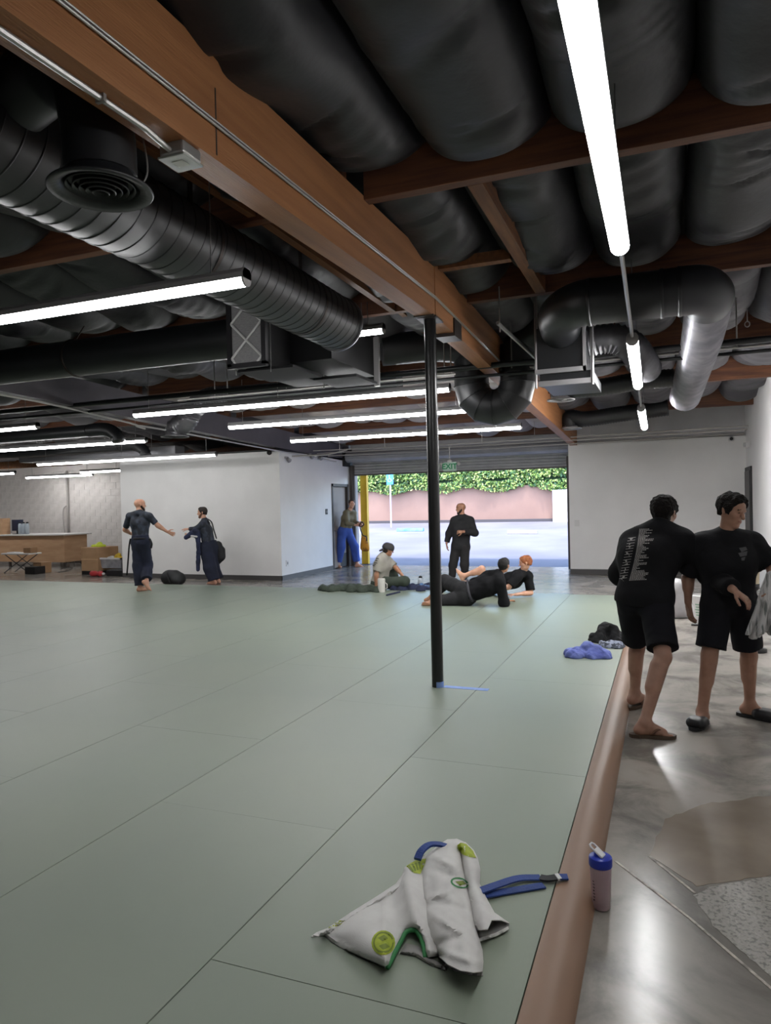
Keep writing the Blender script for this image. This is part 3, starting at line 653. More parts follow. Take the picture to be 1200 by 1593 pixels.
flex(ncatmull([(.37, 6.85, 3.39), (.375, 7.2, 3.36), (.36, 8.2, 3.27), (.33, 9.2, 3.21), (e2[0], 10.6, e2[2])], 10), .185, r1, mat=pm('silver_flex_duct', '#8d8b90', .36, .5, c2='#75737a', scale=5))
b2 = empty('flex_elbow', (-.1, 7.6, 3.0), 'short ribbed flexible duct leaving the right air unit', 'duct')
flex(ncatmull([(ux1-.1, 7.75, 3.33), (ux1+.14, 7.75, 3.34), (ux1+.32, 7.85, 3.27), (ux1+.42, 8.1, 3.16), (ux1+.47, 8.5, 3.12)], 8), .15, b2)
def branch(p, c, r, lab):
    o = empty('branch_duct', (c[0], c[1], c[2]), lab, 'duct', 'branch ducts with round diffusers')
    flex(ncatmull(p+[np.array(c)+[0, 0, .22], np.array(c)+[0, 0, .03]], 8), r, o, mat=M_DUCT, amp=.035)
    diffuser(c, r*1.55, o, neck=.05, mat=M_HOUS)
c1 = at(873, 622, Y=9.9); branch([at(1050, 588, Y=9.9), at(1000, 592, Y=9.9), at(930, 603, Y=9.9), at(885, 605, Y=9.9)], c1, .12, 'sagging black branch duct to a round diffuser right of the U bend')
c3 = at(887, 667, Y=14.2); branch([at(1040, 634, Y=14.2), at(960, 645, Y=14.2), at(910, 652, Y=14.2)], c3, .15, 'low far branch duct to a round diffuser near the beam end')

# ================================================================== PIPES AND CONDUITS
M_BPIPE = pm('black_pipe', '#191a1c', .4, .2)
M_WPIPE = pm('pale_conduit', '#b7b3ae', .4, .4)
YS = 8.15
zp = at(680, 578, Y=YS)[2]
rod('sprinkler_pipe', [(WL+.1, YS, zp-.02), (-8, YS, zp), (WR, YS, zp+.02)], .035, M_BPIPE, 'black sprinkler main crossing the hall behind the post, thicker upper pipe', 'pipe', 'black sprinkler pipes', 12)
rod('sprinkler_pipe', [(-16, YS+.2, zp-.09), (WR, YS+.2, zp-.06)], .02, M_BPIPE, 'black sprinkler pipe just below the main, thinner one', 'pipe', 'black sprinkler pipes', 10)
rod('sprinkler_pipe', [(-6.6, YS+.45, zp+.02), (WR, YS+.45, zp+.05)], .016, M_GALV, 'thin grey pipe behind the black sprinkler mains', 'pipe', 'black sprinkler pipes', 10)
for _i, (x, h) in enumerate(((-5.65, .55), (-5.45, .55), (-4.55, .6), (-2.42, .6), (-2.34, .6), (-1.62, .6), (-1.35, .5), (.7, .6))):
    rod('pipe_hanger', [(x, YS, zp-.04), (x, YS, zp+h)], .008, M_GALV, 'thin steel rod holding the black sprinkler pipes, %s from the left' % ('first', 'second', 'third', 'fourth', 'fifth', 'sixth', 'seventh', 'eighth')[_i], 'hanger rod', 'sprinkler hanger rods', 6)
for i, (yy, z0, rr) in enumerate(((15.4, 2.98, .012), (15.6, 2.93, .012), (16.2, 2.9, .014))):
    rod('far_conduit', [(-7.9, yy, z0+.02), (-4, yy, z0), (1.5, yy, z0+.05)], rr, M_WPIPE, ['pale conduit before the roll-up door, highest of three', 'pale conduit before the roll-up door, middle of three', 'pale conduit before the roll-up door, lowest and farthest of three'][i], 'conduit', 'pale conduits at the back', 8)
for k in range(6):
    x = -7.2+k*1.15; rod('pipe_hanger', [(x, 15.4, 2.96), (x, 15.4, 3.4)], .006, M_WPIPE, 'thin hanger rod holding the pale back conduits, %s from the left' % ('first', 'second', 'third', 'fourth', 'fifth', 'sixth')[k], 'hanger rod', 'back conduit hanger rods', 6)
rod('gas_pipe', [(-7.0, 15.38, 2.98), (-7.3, 15.0, 2.86), (-8.11, 14.7, 2.84)], .018, M_WPIPE, 'short bent pale pipe at the partition corner', 'pipe')
rod('wall_conduit', ncatmull([(-8.05, -1, 2.98), (-8.05, 6, 3.22), (-8.05, 9, 3.10), (-8.05, 9.6, 3.02), (-8.05, 10, 3.05), (-8.06, 17, 2.82)], 6), .016, M_WPIPE, 'pale conduit running along the painted purple-grey beam', 'conduit')
# conduit pair and box on the beam
for k in range(2):
    zz = .16-.016*k
    rod('beam_conduit', [(-1.836, 1.0, ROOFZ(1)+zz), (-1.836, 5.98, ROOFZ(6)+zz), (-1.836, 9.0, ROOFZ(9)+zz)], .006, M_GALV, ['pale conduit along the beam face, upper of the pair', 'pale conduit along the beam face, lower of the pair'][k], 'conduit', 'conduits on the beam face', 8)
rod('beam_conduit', [(-1.93, 1.0, ROOFZ(1)-.014), (-1.93, 2.35, ROOFZ(2.35)-.014), (-1.93, 2.5, ROOFZ(2.5)-.035)], .013, M_GALV, 'conduit under the beam ending at the grey junction box', 'conduit', None, 8)
jb = empty('junction_box', (-1.92, 2.56, 3.15), 'small grey steel junction box under the beam', 'junction box')
zb = ROOFZ(2.56)
MB().box((-1.985, 2.5, zb-.06), (-1.86, 2.63, zb), .012).build('box', M_GALV, jb)
MB().box((-1.99, 2.495, zb-.068), (-1.855, 2.635, zb-.058), .006).build('cover', pm('box_cover', '#8f918c', .45, .5), jb)
MB().box((-1.95, 2.54, zb-.0695), (-1.895, 2.59, zb-.068)).build('sticker', pm('sticker_white', '#b8bab0', .6), jb)
MB().box((-1.95, 2.1, ROOFZ(2.1)-.03), (-1.91, 2.115, ROOFZ(2.1))).build('conduit_clip', M_GALV, jb)
# struts hanging right of the beam behind the post
rod('strut_bar', [(-1.5, 6.9, 3.42), (-1.2, 8.6, 3.15)], .02, M_GALV, 'slanting metal strut bar right of the beam', 'strut', None, 6)
for x, y in ((-1.5, 7.0), (-1.2, 7.4)): rod('hanger_rod', [(x, y, 3.35), (x, y, 3.8)], .007, M_GALV, 'thin rod right of the beam holding the %s end of the strut bar' % ('near' if y < 7.2 else 'far'), 'hanger rod', 'strut hanger rods', 6)
hk = empty('hook_hanger', at(1162, 510, Y=8.6), 'thin rod with a loop hanging at the far right of the ceiling', 'hanger rod')
p = at(1163, 500, Y=8.6); MB().sweep([p, (p[0], p[1], 3.78)], .007, 6).build('rod', M_GALV, hk)
MB().sweep([p+np.array([.025*math.sin(a), 0, -.03+.03*math.cos(a)]) for a in np.linspace(0, 2*math.pi, 12)], .006, 6).build('loop', M_GALV, hk)

# ================================================================== IMPLICIT-SURFACE TOOLKIT (people, cloth heaps, bags)
def V3(*a): return np.array(a, float)
def nrm(v): v = np.array(v, float); return v/max(1e-9, np.linalg.norm(v))
def lerp(a, b, t): return np.array(a)*(1-t)+np.array(b)*t
def cone(a, b, r1, r2=None, cut=None, sq=None, k=None):
    return dict(a=np.array(a, float), b=np.array(b, float), r1=r1, r2=r1 if r2 is None else r2, cut=cut or [], sq=sq, k=k)
def wav(P, seed, freq):
    r = np.random.default_rng(seed); o = 0
    for i in range(5):
        d = r.normal(0, 1, 3); d /= np.linalg.norm(d); w = r.normal(0, 1, 3)
        ph = (P[0]*d[0]+P[1]*d[1]+P[2]*d[2])*freq*(1+.35*i)
        ph = ph+1.3*np.sin((P[0]*w[0]+P[1]*w[1]+P[2]*w[2])*freq*.6+r.random()*6)
        o = o+np.sin(ph+r.random()*6)/(1+.4*i)
    return o/2.6
def mesh_sdf(prims, vox, k=.03, cuts=(), noise=None, carve=()):
    lo = np.min([np.minimum(p['a'], p['b'])-max(p['r1'], p['r2']) for p in prims], 0)-vox*4-k
    hi = np.max([np.maximum(p['a'], p['b'])+max(p['r1'], p['r2']) for p in prims], 0)+vox*4+k
    n = np.ceil((hi-lo)/vox).astype(int)+1
    f = np.full(n, .3, np.float32); ax = [lo[i]+vox*np.arange(n[i]) for i in range(3)]
    def block(p, pad):
        a = np.minimum(p['a'], p['b'])-max(p['r1'], p['r2'])-pad; b = np.maximum(p['a'], p['b'])+max(p['r1'], p['r2'])+pad
        i0 = np.clip(np.floor((a-lo)/vox).astype(int), 0, n-1); i1 = np.clip(np.ceil((b-lo)/vox).astype(int)+1, 1, n)
        return tuple(slice(i0[i], i1[i]) for i in range(3))
    def grid(s): return ax[0][s[0]][:, None, None].astype(np.float32), ax[1][s[1]][None, :, None].astype(np.float32), ax[2][s[2]][None, None, :].astype(np.float32)
    def dist(p, G):
        a, b = p['a'], p['b']; ba = b-a; L = max(1e-9, ba@ba)
        x, y, z = G[0]-a[0], G[1]-a[1], G[2]-a[2]
        t = np.clip((x*ba[0]+y*ba[1]+z*ba[2])/L, 0, 1)
        dx, dy, dz = x-t*ba[0], y-t*ba[1], z-t*ba[2]
        if p['sq'] is not None:
            q, s = p['sq']; pr = (dx*q[0]+dy*q[1]+dz*q[2])*(s-1); dx, dy, dz = dx+pr*q[0], dy+pr*q[1], dz+pr*q[2]
        d = np.sqrt(dx*dx+dy*dy+dz*dz)-(p['r1']+(p['r2']-p['r1'])*t)
        for pt, nn in p['cut']: d = np.maximum(d, (G[0]-pt[0])*nn[0]+(G[1]-pt[1])*nn[1]+(G[2]-pt[2])*nn[2])
        return d.astype(np.float32)
    for p in prims:
        kk = k if p['k'] is None else p['k']; s = block(p, kk+.03); d = dist(p, grid(s)); F = f[s]
        h = np.clip(.5+.5*(F-d)/kk, 0, 1); f[s] = F*(1-h)+d*h-kk*h*(1-h)
    for p in carve:
        s = block(p, .05); d = dist(p, grid(s)); f[s] = np.maximum(f[s], -d)
    G = (ax[0][:, None, None], ax[1][None, :, None], ax[2][None, None, :])
    if noise:
        for amp, freq, seed in noise: f += (amp*wav(G, seed, freq)).astype(np.float32)
    for pt, nn in cuts: f = np.maximum(f, ((G[0]-pt[0])*nn[0]+(G[1]-pt[1])*nn[1]+(G[2]-pt[2])*nn[2]).astype(np.float32))
    f[0] = f[-1] = .3; f[:, 0] = f[:, -1] = .3; f[:, :, 0] = f[:, :, -1] = .3
    # naive surface nets
    s = f < 0; nx, ny, nz = f.shape
    cnt = np.zeros((nx-1, ny-1, nz-1), np.int8)
    for i in (0, 1):
        for j in (0, 1):
            for l in (0, 1): cnt += s[i:nx-1+i, j:ny-1+j, l:nz-1+l]
    act = (cnt > 0) & (cnt < 8); C = np.argwhere(act)
    if len(C) == 0: return np.zeros((0, 3)), []
    idx = np.full(act.shape, -1, np.int64); idx[act] = np.arange(len(C))
    acc = np.zeros((len(C), 3)); num = np.zeros(len(C))
    cs = [(i, j, l) for i in (0, 1) for j in (0, 1) for l in (0, 1)]
    for a in cs:
        for b in cs:
            if sum(b)-sum(a) == 1 and all(b[i] >= a[i] for i in range(3)):
                fa = f[C[:, 0]+a[0], C[:, 1]+a[1], C[:, 2]+a[2]]; fb = f[C[:, 0]+b[0], C[:, 1]+b[1], C[:, 2]+b[2]]
                m = (fa < 0) != (fb < 0); t = np.where(m, fa/np.where(fa-fb == 0, 1, fa-fb), 0)
                pos = np.array(a)+np.array([b[i]-a[i] for i in range(3)])*t[:, None]
                acc[m] += pos[m]; num[m] += 1
    V = lo+vox*(C+acc/num[:, None])
    Q = []
    for d in range(3):
        e1, e2 = [(1, 2), (2, 0), (0, 1)][d]
        sl0 = [slice(1, -1)]*3; sl0[d] = slice(0, -1); sl1 = [slice(1, -1)]*3; sl1[d] = slice(1, None)
        A, B = s[tuple(sl0)], s[tuple(sl1)]
        for flip, msk in ((False, A & ~B), (True, ~A & B)):
            I = np.argwhere(msk)
            if not len(I): continue
            off = np.ones(3, int); off[d] = 0; I = I+off
            def cell(o1, o2):
                J = I.copy(); J[:, e1] -= o1; J[:, e2] -= o2; return idx[J[:, 0], J[:, 1], J[:, 2]]
            q = np.stack([cell(1, 1), cell(0, 1), cell(0, 0), cell(1, 0)], 1)
            Q.append(q[:, ::-1] if flip else q)
    return V, np.concatenate(Q)
def fast_mesh(name, V, Q, mat, parent=None, base=None, label=None):
    V = np.asarray(V, float)
    og = ORG[parent] if parent is not None else (np.array(base, float) if base is not None else V3((V[:, 0].min()+V[:, 0].max())/2, (V[:, 1].min()+V[:, 1].max())/2, V[:, 2].min()))
    me = bpy.data.meshes.new(name); n, q = len(V), len(Q)
    me.vertices.add(n); me.vertices.foreach_set('co', (V-og).astype(np.float32).ravel())
    me.loops.add(q*4); me.loops.foreach_set('vertex_index', np.asarray(Q, np.int32).ravel())
    me.polygons.add(q); me.polygons.foreach_set('loop_start', np.arange(0, q*4, 4, dtype=np.int32))
    me.polygons.foreach_set('use_smooth', np.ones(q, bool)); me.update(calc_edges=True); me.validate()
    me.materials.append(mat)
    o = bpy.data.objects.new(name, me); COL.objects.link(o); ORG[o] = og
    if parent is not None: o.parent = parent
    else: o.location = tuple(og)
    if label: o['label'] = label
    return o
def blob(name, prims, vox, mat, parent=None, label=None, cat=None, group=None, **k):
    V, Q = mesh_sdf(prims, vox, **k); o = fast_mesh(name, V, Q, mat, parent)
    return tag(o, label, cat, group)

# ================================================================== THE WHITE JACKET ON THE MAT
def cloth_panel(name, pix, mat, parent, hmax=.03, taper=14., lift=0., fold=(.006, .05, 1), openpts=(), thick=.005, grid=5., tilt=None, extra=None):
    """a piece of cloth: outline given where it lies, with its own height profile, folds and thickness"""
    P = np.array(pix, float); B = []
    for i in range(len(P)):
        a, b = P[i], P[(i+1) % len(P)]; n = max(1, int(np.linalg.norm(b-a)/grid))
        B += [a+(b-a)*k/n for k in range(n)]
    B = np.array(B); lo, hi = B.min(0), B.max(0)
    gx, gy = np.meshgrid(np.arange(lo[0], hi[0], grid), np.arange(lo[1], hi[1], grid*.8)); I = np.stack([gx.ravel(), gy.ravel()], 1)+RNG.uniform(-.6, .6, (gx.size, 2))
    def inside(q):
        r = np.zeros(len(q), bool); j = len(P)-1
        for i in range(len(P)):
            xi, yi = P[i]; xj, yj = P[j]
            c = ((yi > q[:, 1]) != (yj > q[:, 1])) & (q[:, 0] < (xj-xi)*(q[:, 1]-yi)/(yj-yi+1e-12)+xi); r ^= c; j = i
        return r
    def edist(q, skip=()):
        d = np.full(len(q), 1e9)
        for i in range(len(P)):
            if i in skip: continue
            a, b = P[i], P[(i+1) % len(P)]; ab = b-a; t = np.clip(((q-a)@ab)/(ab@ab+1e-9), 0, 1); d = np.minimum(d, np.linalg.norm(q-a-t[:, None]*ab, axis=1))
        return d
    I = I[inside(I)]; I = I[edist(I) > grid*.55]
    A = np.concatenate([B, I]); nb = len(B)
    res = geometry.delaunay_2d_cdt([Vector((x, -y)) for x, y in A], [(i, (i+1) % nb) for i in range(nb)], [], 1, 1e-4)
    v2 = np.array([(v.x, -v.y) for v in res[0]]); F = [list(f) for f in res[2]]
    d = edist(v2, openpts); u = np.clip(d/taper, 0, 1); h = lift+hmax*np.sqrt(np.clip(1-(1-u)**2, 0, 1))
    if tilt: h = h*(tilt[0]+(tilt[1]-tilt[0])*np.clip((v2[:, 1]-lo[1])/(hi[1]-lo[1]), 0, 1))
    if extra is not None: h = h+extra(v2)*np.clip(d/6., 0, 1)
    w = wav((v2[:, 0]*1.25, v2[:, 1]*.45, 0*v2[:, 0]), fold[2], fold[1]); h = np.maximum(.003, h+fold[0]*w*np.clip(d/8., 0.15, 1))
    V = np.array([at(x, y, Z=MATZ+hh) for (x, y), hh in zip(v2, h)])
    V = np.concatenate([V, V-[0, 0, thick*.6]]); V[len(v2):, 2] = np.maximum(V[len(v2):, 2], MATZ+.0015)
    n = len(v2); cnt = {}
    for f in F:
        for i in range(len(f)): e = (f[i], f[(i+1) % len(f)]); cnt[e] = 1
    FF = list(F)+[[i+n for i in f[::-1]] for f in F]+[[a, a+n, b+n, b][::-1] for (a, b) in cnt if (b, a) not in cnt]
    o = link_mesh(name, V, FF, mat, parent, smooth=True); autosmooth(o, 1.0)
    bm = bmesh.new(); bm.from_mesh(o.data); bmesh.ops.recalc_face_normals(bm, faces=bm.faces); bm.to_mesh(o.data); bm.free()
    return o
def gp(*c): return [(460+x/2.3077, 1270+y/2.3077) for x, y in c]
M_GI = pm('white_pearl_weave', '#d4d3d0', .85, c2='#c9c7c5', scale=9, bump=.18, bscale=420, spec=.2)
M_GIIN = pm('grey_jacket_lining', '#8f8d8b', .9)
M_GRN = pm('green_trim', '#2f7a45', .7)
M_LIME = pm('lime_print', '#a9b62c', .7, c2='#8fa025', scale=30)
M_LIME2 = pm('dark_lime_print', '#6d7d1c', .7)
M_BELT = pm('blue_belt_cotton', '#2b478c', .75, c2='#253d7a', scale=8, bump=.4, bscale=150)
M_BLKB = pm('black_belt_bar', '#17171b', .7)
gi = empty('martial_arts_jacket', at(640, 1440, Z=MATZ), 'crumpled white martial arts jacket with lime patches lying on the mat', 'jacket')
cloth_panel('lining', gp((375, 490), (395, 455), (440, 465), (475, 500), (545, 545), (540, 553), (480, 530), (430, 500)), M_GIIN, gi, .012, 10, .004, (.003, .2, 5), grid=3.5)
pa = [(55, 432), (75, 416), (110, 404), (200, 345), (300, 283), (360, 243), (385, 205), (392, 182), (430, 160), (480, 132), (520, 100), (560, 100), (560, 250), (540, 420), (520, 500), (478, 508), (468, 510), (460, 465), (445, 425), (428, 407), (400, 412), (378, 450), (332, 545), (285, 526), (230, 502), (170, 475), (130, 450), (102, 424)]
cloth_panel('skirt', gp(*pa), M_GI, gi, .05, 55, .004, (.02, .085, 3), extra=lambda q: .02*np.exp(-((q[:, 0]-(640+.25*(q[:, 1]-1400)))/9.)**2)+.012*np.exp(-((q[:, 0]-600)/7.)**2)*(q[:, 1] > 1380))
sl = [(452, 180), (470, 140), (505, 108), (545, 82), (580, 80), (607, 92), (590, 120), (600, 180), (612, 240), (628, 300), (645, 390), (672, 480), (675, 520), (672, 556), (640, 560), (590, 552), (545, 530), (515, 500), (480, 440), (458, 380), (456, 310), (450, 240)]
cloth_panel('sleeve', gp(*sl), M_GI, gi, .075, 34, .012, (.018, .095, 9), openpts=(13, 14, 15, 16), tilt=(1.15, .85), extra=lambda q: sum(a*np.exp(-((q[:, 1]-y0-sl*(q[:, 0]-700))/w)**2)*np.exp(-((q[:, 0]-x0)/30.)**2) for a, y0, sl, w, x0 in ((.016, 1345, .5, 5, 690), (-.014, 1362, .35, 5, 700), (.015, 1385, -.4, 5, 680), (-.013, 1408, .3, 6, 705), (.014, 1440, .6, 6, 700), (-.012, 1462, -.3, 6, 690), (.012, 1485, .3, 6, 715))))
cloth_panel('sleeve_opening', gp((515, 502), (545, 530), (590, 552), (640, 560), (672, 556), (674, 572), (620, 568), (565, 552), (535, 535)), M_GIIN, gi, .008, 5, .003, (.001, .2, 2), grid=3)
sr = [(585, 90), (610, 92), (640, 120), (655, 150), (664, 190), (662, 240), (690, 300), (715, 345), (768, 382), (740, 372), (705, 372), (690, 405), (652, 408), (640, 385), (625, 300), (610, 235), (596, 150)]
cloth_panel('sleeve', gp(*sr), M_GI, gi, .055, 22, .012, (.010, .09, 14), openpts=(8, 9, 10, 11))
cloth_panel('sleeve_opening', gp((652, 408), (690, 405), (706, 374), (740, 372), (768, 384), (764, 402), (720, 425), (660, 444)), M_GIIN, gi, .01, 8, .004, (.002, .2, 2), grid=3)
cloth_panel('cuff_hem', gp((660, 437), (720, 417), (764, 394), (766, 404), (722, 428), (662, 447)), M_GI, gi, .006, 4, .012, (.001, .2, 2), grid=3)
cloth_panel('lapel', gp((62, 426), (80, 414), (112, 402), (200, 343), (300, 281), (360, 241), (388, 203), (400, 196), (408, 214), (376, 258), (312, 300), (212, 362), (120, 418), (84, 430)), M_GI, gi, .012, 5, .022, (.003, .1, 6), grid=4)
# projected patches lie on the jacket panels
def bvh_of(objs):
    V = []; F = []
    for o in objs:
        n = len(V); V += [Vector(v.co)+Vector(ORG[o]) for v in o.data.vertices]; F += [[i+n for i in p.vertices] for p in o.data.polygons]
    return BVHTree.FromPolygons(V, F)
def print_on(tree, name, polys, mat, parent, off=.0022, sub=3.0):
    """flat print: outlines (photo pixels) draped on the surface they are printed on"""
    VV = []; FF = []
    for pl in polys:
        P = np.array(pl, float); B = []
        for i in range(len(P)):
            a, b = P[i], P[(i+1) % len(P)]; n = max(1, int(np.linalg.norm(b-a)/sub)); B += [a+(b-a)*k/n for k in range(n)]
        nb = len(B); lo, hi = np.min(B, 0), np.max(B, 0)
        I = [Vector((x, -y)) for x in np.arange(lo[0]+sub/2, hi[0], sub) for y in np.arange(lo[1]+sub/2, hi[1], sub)]
        res = geometry.delaunay_2d_cdt([Vector((x, -y)) for x, y in B]+I, [(i, (i+1) % nb) for i in range(nb)], [list(range(nb))], 1, 1e-4)
        hits = []
        for v in res[0]:
            d = Vector(ray(v.x, -v.y)).normalized(); h = tree.ray_cast(Vector(CAMP), d)
            hits.append(None if h[0] is None else (h[0]+(h[1] if h[1].dot(d) < 0 else -h[1])*off))
        n0 = len(VV); mp = {}
        for i, h in enumerate(hits):
            if h is not None: mp[i] = len(VV); VV.append(tuple(h))
        for f in res[2]:
            if all(i in mp for i in f):
                q = [mp[i] for i in f]
                if max((Vector(VV[q[i]])-Vector(VV[q[i-1]])).length for i in range(len(q))) < .08: FF.append(q)
    if FF: return link_mesh(name, VV, FF, mat, parent, smooth=True)
def ring(cx, cy, rx, ry, n=18, rot=0): return [(cx+rx*math.cos(a)*math.cos(rot)-ry*math.sin(a)*math.sin(rot), cy+rx*math.cos(a)*math.sin(rot)+ry*math.sin(a)*math.cos(rot)) for a in np.linspace(0, 2*math.pi, n, endpoint=False)]
gt = bvh_of([c for c in gi.children if c.name.split('.')[0] in ('skirt', 'sleeve', 'lapel')])
print_on(gt, 'round_patch', [gp(*ring(315, 455, 42, 44))], M_LIME, gi)
print_on(gt, 'patch_ring', [gp(*ring(315, 455, 36, 38)[0:10], *ring(315, 455, 30, 32)[0:10][::-1]), gp(*ring(315, 455, 36, 38)[9:19], *ring(315, 455, 30, 32)[9:19][::-1])], M_LIME2, gi, .0035)
print_on(gt, 'patch_mark', [gp((296, 440), (318, 428), (330, 440), (312, 452)), gp((300, 468), (322, 458), (336, 470), (314, 482))], M_LIME2, gi, .0035)
print_on(gt, 'lime_print', [gp((398, 180), (430, 160), (470, 152), (466, 172), (448, 208), (425, 205))], M_LIME, gi)
print_on(gt, 'print_stripes', [gp((404+k*12, 178-k*4), (410+k*12, 176-k*4), (424+k*9, 200-k*3), (418+k*9, 203-k*3)) for k in range(4)], M_LIME2, gi, .0035)
print_on(gt, 'lime_print', [gp((580, 105), (592, 96), (612, 100), (636, 124), (648, 150), (625, 148), (600, 136), (585, 120))], M_LIME, gi)
print_on(gt, 'lime_print', [gp((103, 402), (150, 374), (176, 378), (150, 392), (118, 404))], M_LIME, gi)
print_on(gt, 'oval_logo', [gp(*ring(590, 240, 34, 19, rot=.2)[:10], *ring(590, 240, 27, 13, rot=.2)[:10][::-1]), gp(*ring(590, 240, 34, 19, rot=.2)[9:], *ring(590, 240, 27, 13, rot=.2)[9:][::-1])], M_GRN, gi)
print_on(gt, 'oval_fill', [gp((572, 236), (600, 232), (612, 243), (590, 250))], M_LIME2, gi)
gpt = gp((330, 543), (352, 500), (378, 450), (398, 415), (428, 409), (446, 428), (460, 468), (466, 510))
MB().sweep(ncatmull([at(x, y, Z=MATZ+h) for (x, y), h in zip(gpt, (.012, .018, .024, .03, .03, .026, .02, .01))], 5), .0085, 8).build('slit_trim', M_GRN, gi, smooth=True)
# the belt
bl = empty('blue_belt', at(800, 1375, Z=MATZ), 'blue martial arts belt with a black bar trailing from the white jacket', 'belt')
def ribbon(name, pix, hs, w, mat, parent, th=.006):
    C = ncatmull([at(x, y, Z=MATZ+h) for (x, y), h in zip(pix, hs)], 8); m = MB(); V = []; n = len(C)
    for i in range(n):
        t = C[min(i+1, n-1)]-C[max(i-1, 0)]; s = np.cross(nrm(t), [0, 0, 1.]); s = nrm(s)*w/2
        V += [C[i]-s, C[i]+s, C[i]+s+[0, 0, th], C[i]-s+[0, 0, th]]
    F = [(0, 1, 2, 3), (4*n-4, 4*n-1, 4*n-2, 4*n-3)]+[(4*i+a, 4*i+4+a, 4*i+4+(a+1) % 4, 4*i+(a+1) % 4) for i in range(n-1) for a in range(4)]
    return autosmooth(m.add(V, F).build(name, mat, parent), .6)
ribbon('belt_tail', gp((650, 275), (720, 250), (800, 225), (880, 222)), (.03, .02, .012, .008), .042, M_BELT, bl)
ribbon('belt_tail', gp((650, 290), (740, 275), (820, 262), (892, 250)), (.012, .005, .003, .003), .042, M_BELT, bl)
ribbon('rank_bar', gp((878, 222), (905, 226), (940, 222)), (.008, .010, .015), .043, M_BLKB, bl, .007)
ribbon('rank_stripe', gp((937, 222), (950, 219)), (.018, .02), .044, pm('white_tape', '#d8d8d8', .6), bl, .008)
ribbon('belt_tip', gp((948, 220), (978, 220)), (.02, .021), .042, M_BELT, bl)
ribbon('belt_loop', gp((438, 158), (452, 128), (480, 106), (515, 104), (545, 112)), (.03, .05, .06, .06, .05), .034, M_BELT, bl, .01)

# ================================================================== SHAKER BOTTLE
bb_ = at(936, 1412, Z=0); bx, by = bb_[0], bb_[1]
sb = empty('shaker_bottle', (bx, by, 0), 'translucent pink shaker bottle with blue lid standing on the concrete', 'bottle')
MB().lathe((bx, by, 0), [(.001, .002), (.032, .002), (.036, .008), (.039, .08), (.0435, .165), (.0435, .186), (.041, .186), (.041, .165), (.0365, .08), (.033, .014), (.001, .014)], 36).build('cup', pm('frosted_cup', '#e3cdd2', .35, trans=.45, c2='#dcc0c8', scale=3), sb, smooth=True)
MB().lathe((bx, by, 0), [(.001, .015), (.032, .015), (.0355, .08), (.0392, .13), (.001, .13)], 30).build('drink', pm('pink_drink', '#d9aab5', .5), sb, smooth=True)
autosmooth(MB().lathe((bx, by, 0), [(.0455, .176), (.047, .18), (.047, .205), (.045, .212), (.038, .217), (.001, .219)], 36).build('lid', pm('blue_lid_plastic', '#2237a8', .3), sb, smooth=True), .6)
autosmooth(MB().lathe((bx-.012, by-.01, .217), [(.014, 0), (.013, .012), (.001, .014)], 16).build('spout_cap', pm('blue_lid_plastic', '#2237a8'), sb, smooth=True))
pl = nrm(V3(-.75, .25, .55)); pp = V3(bx+.012, by-.012, .22); sd = nrm(np.cross(pl, [0, 0, 1]))
hl = []
for a, b in ((0, -1), (0, 1), (1, 1), (1, -1)): pass
loop = [pp-sd*.016, pp-sd*.016+pl*.055, pp-sd*.009+pl*.064, pp+sd*.009+pl*.064, pp+sd*.016+pl*.055, pp+sd*.016, pp-sd*.016]
MB().sweep(loop, .0042, 8).build('carry_loop', pm('white_plastic', '#dcdce0', .4), sb, smooth=True)
MB().obox(pp+pl*.02, pl*.02, sd*.014, np.cross(pl, sd)*.003).build('flip_cap', pm('white_plastic', '#dcdce0'), sb)
m = MB()
for k in range(9):
    z = .04+k*.013; a = 3.9; r0 = .0372+.0055*(z/.165)
    for j in range(3):
        a1 = a+j*.09*(1 if k % 3 else .7); V = [(bx+r0*math.cos(q), by+r0*math.sin(q), zz) for q in (a1, a1+.06) for zz in (z, z+.006)]; m.add(V, [(0, 2, 3, 1)])
m.build('scale_marks', pm('dark_print', '#2a2430', .6), sb)

# ================================================================== SMALL THINGS ON THE MAT
M_BLUE = pm('periwinkle_cotton', '#7784c6', .85, c2='#5a66b0', scale=10, bump=.4, bscale=60)
h0 = at(915, 1022, Z=MATZ)
def heap(name, c, size, mat, label, cat, seed, vox=.008, rot=0., amp=.014, freq=28, parent=None, lob=7, z0=MATZ):
    r = np.random.default_rng(seed); P = []; L, Wd, Hh = size
    for i in range(lob):
        t = (i/(lob-1)-.5)*2; x = t*L*.40; y = r.uniform(-.3, .3)*Wd; hh = Hh*(1-.55*t*t)*r.uniform(.75, 1.05)
        for s in (-1, 1):
            a = V3(x+r.uniform(-.04, .04)*L, y+s*Wd*.22, 0); b = V3(x+r.uniform(-.1, .1)*L, y*.5+s*Wd*.05, max(.01, hh-.045))
            c_, s_ = math.cos(rot), math.sin(rot)
            R = lambda q: V3(c[0]+c_*q[0]-s_*q[1], c[1]+s_*q[0]+c_*q[1], z0+q[2])
            P.append(cone(R(a), R(b), Wd*.2+.02, .045))
    return blob(name, P, vox, mat, parent, label, cat, k=.03, noise=[(amp, freq, seed), (amp*.45, freq*2.3, seed+1)], cuts=[(V3(0, 0, z0+.001), V3(0, 0, -1))])
heap('folded_shirt', (h0[0]+.0, h0[1]+.05), (.40, .26, .15), M_BLUE, 'crumpled periwinkle blue shirt lying on the mat near its edge', 'shirt', 11, rot=-.1)
h1 = at(950, 1000, Z=MATZ)
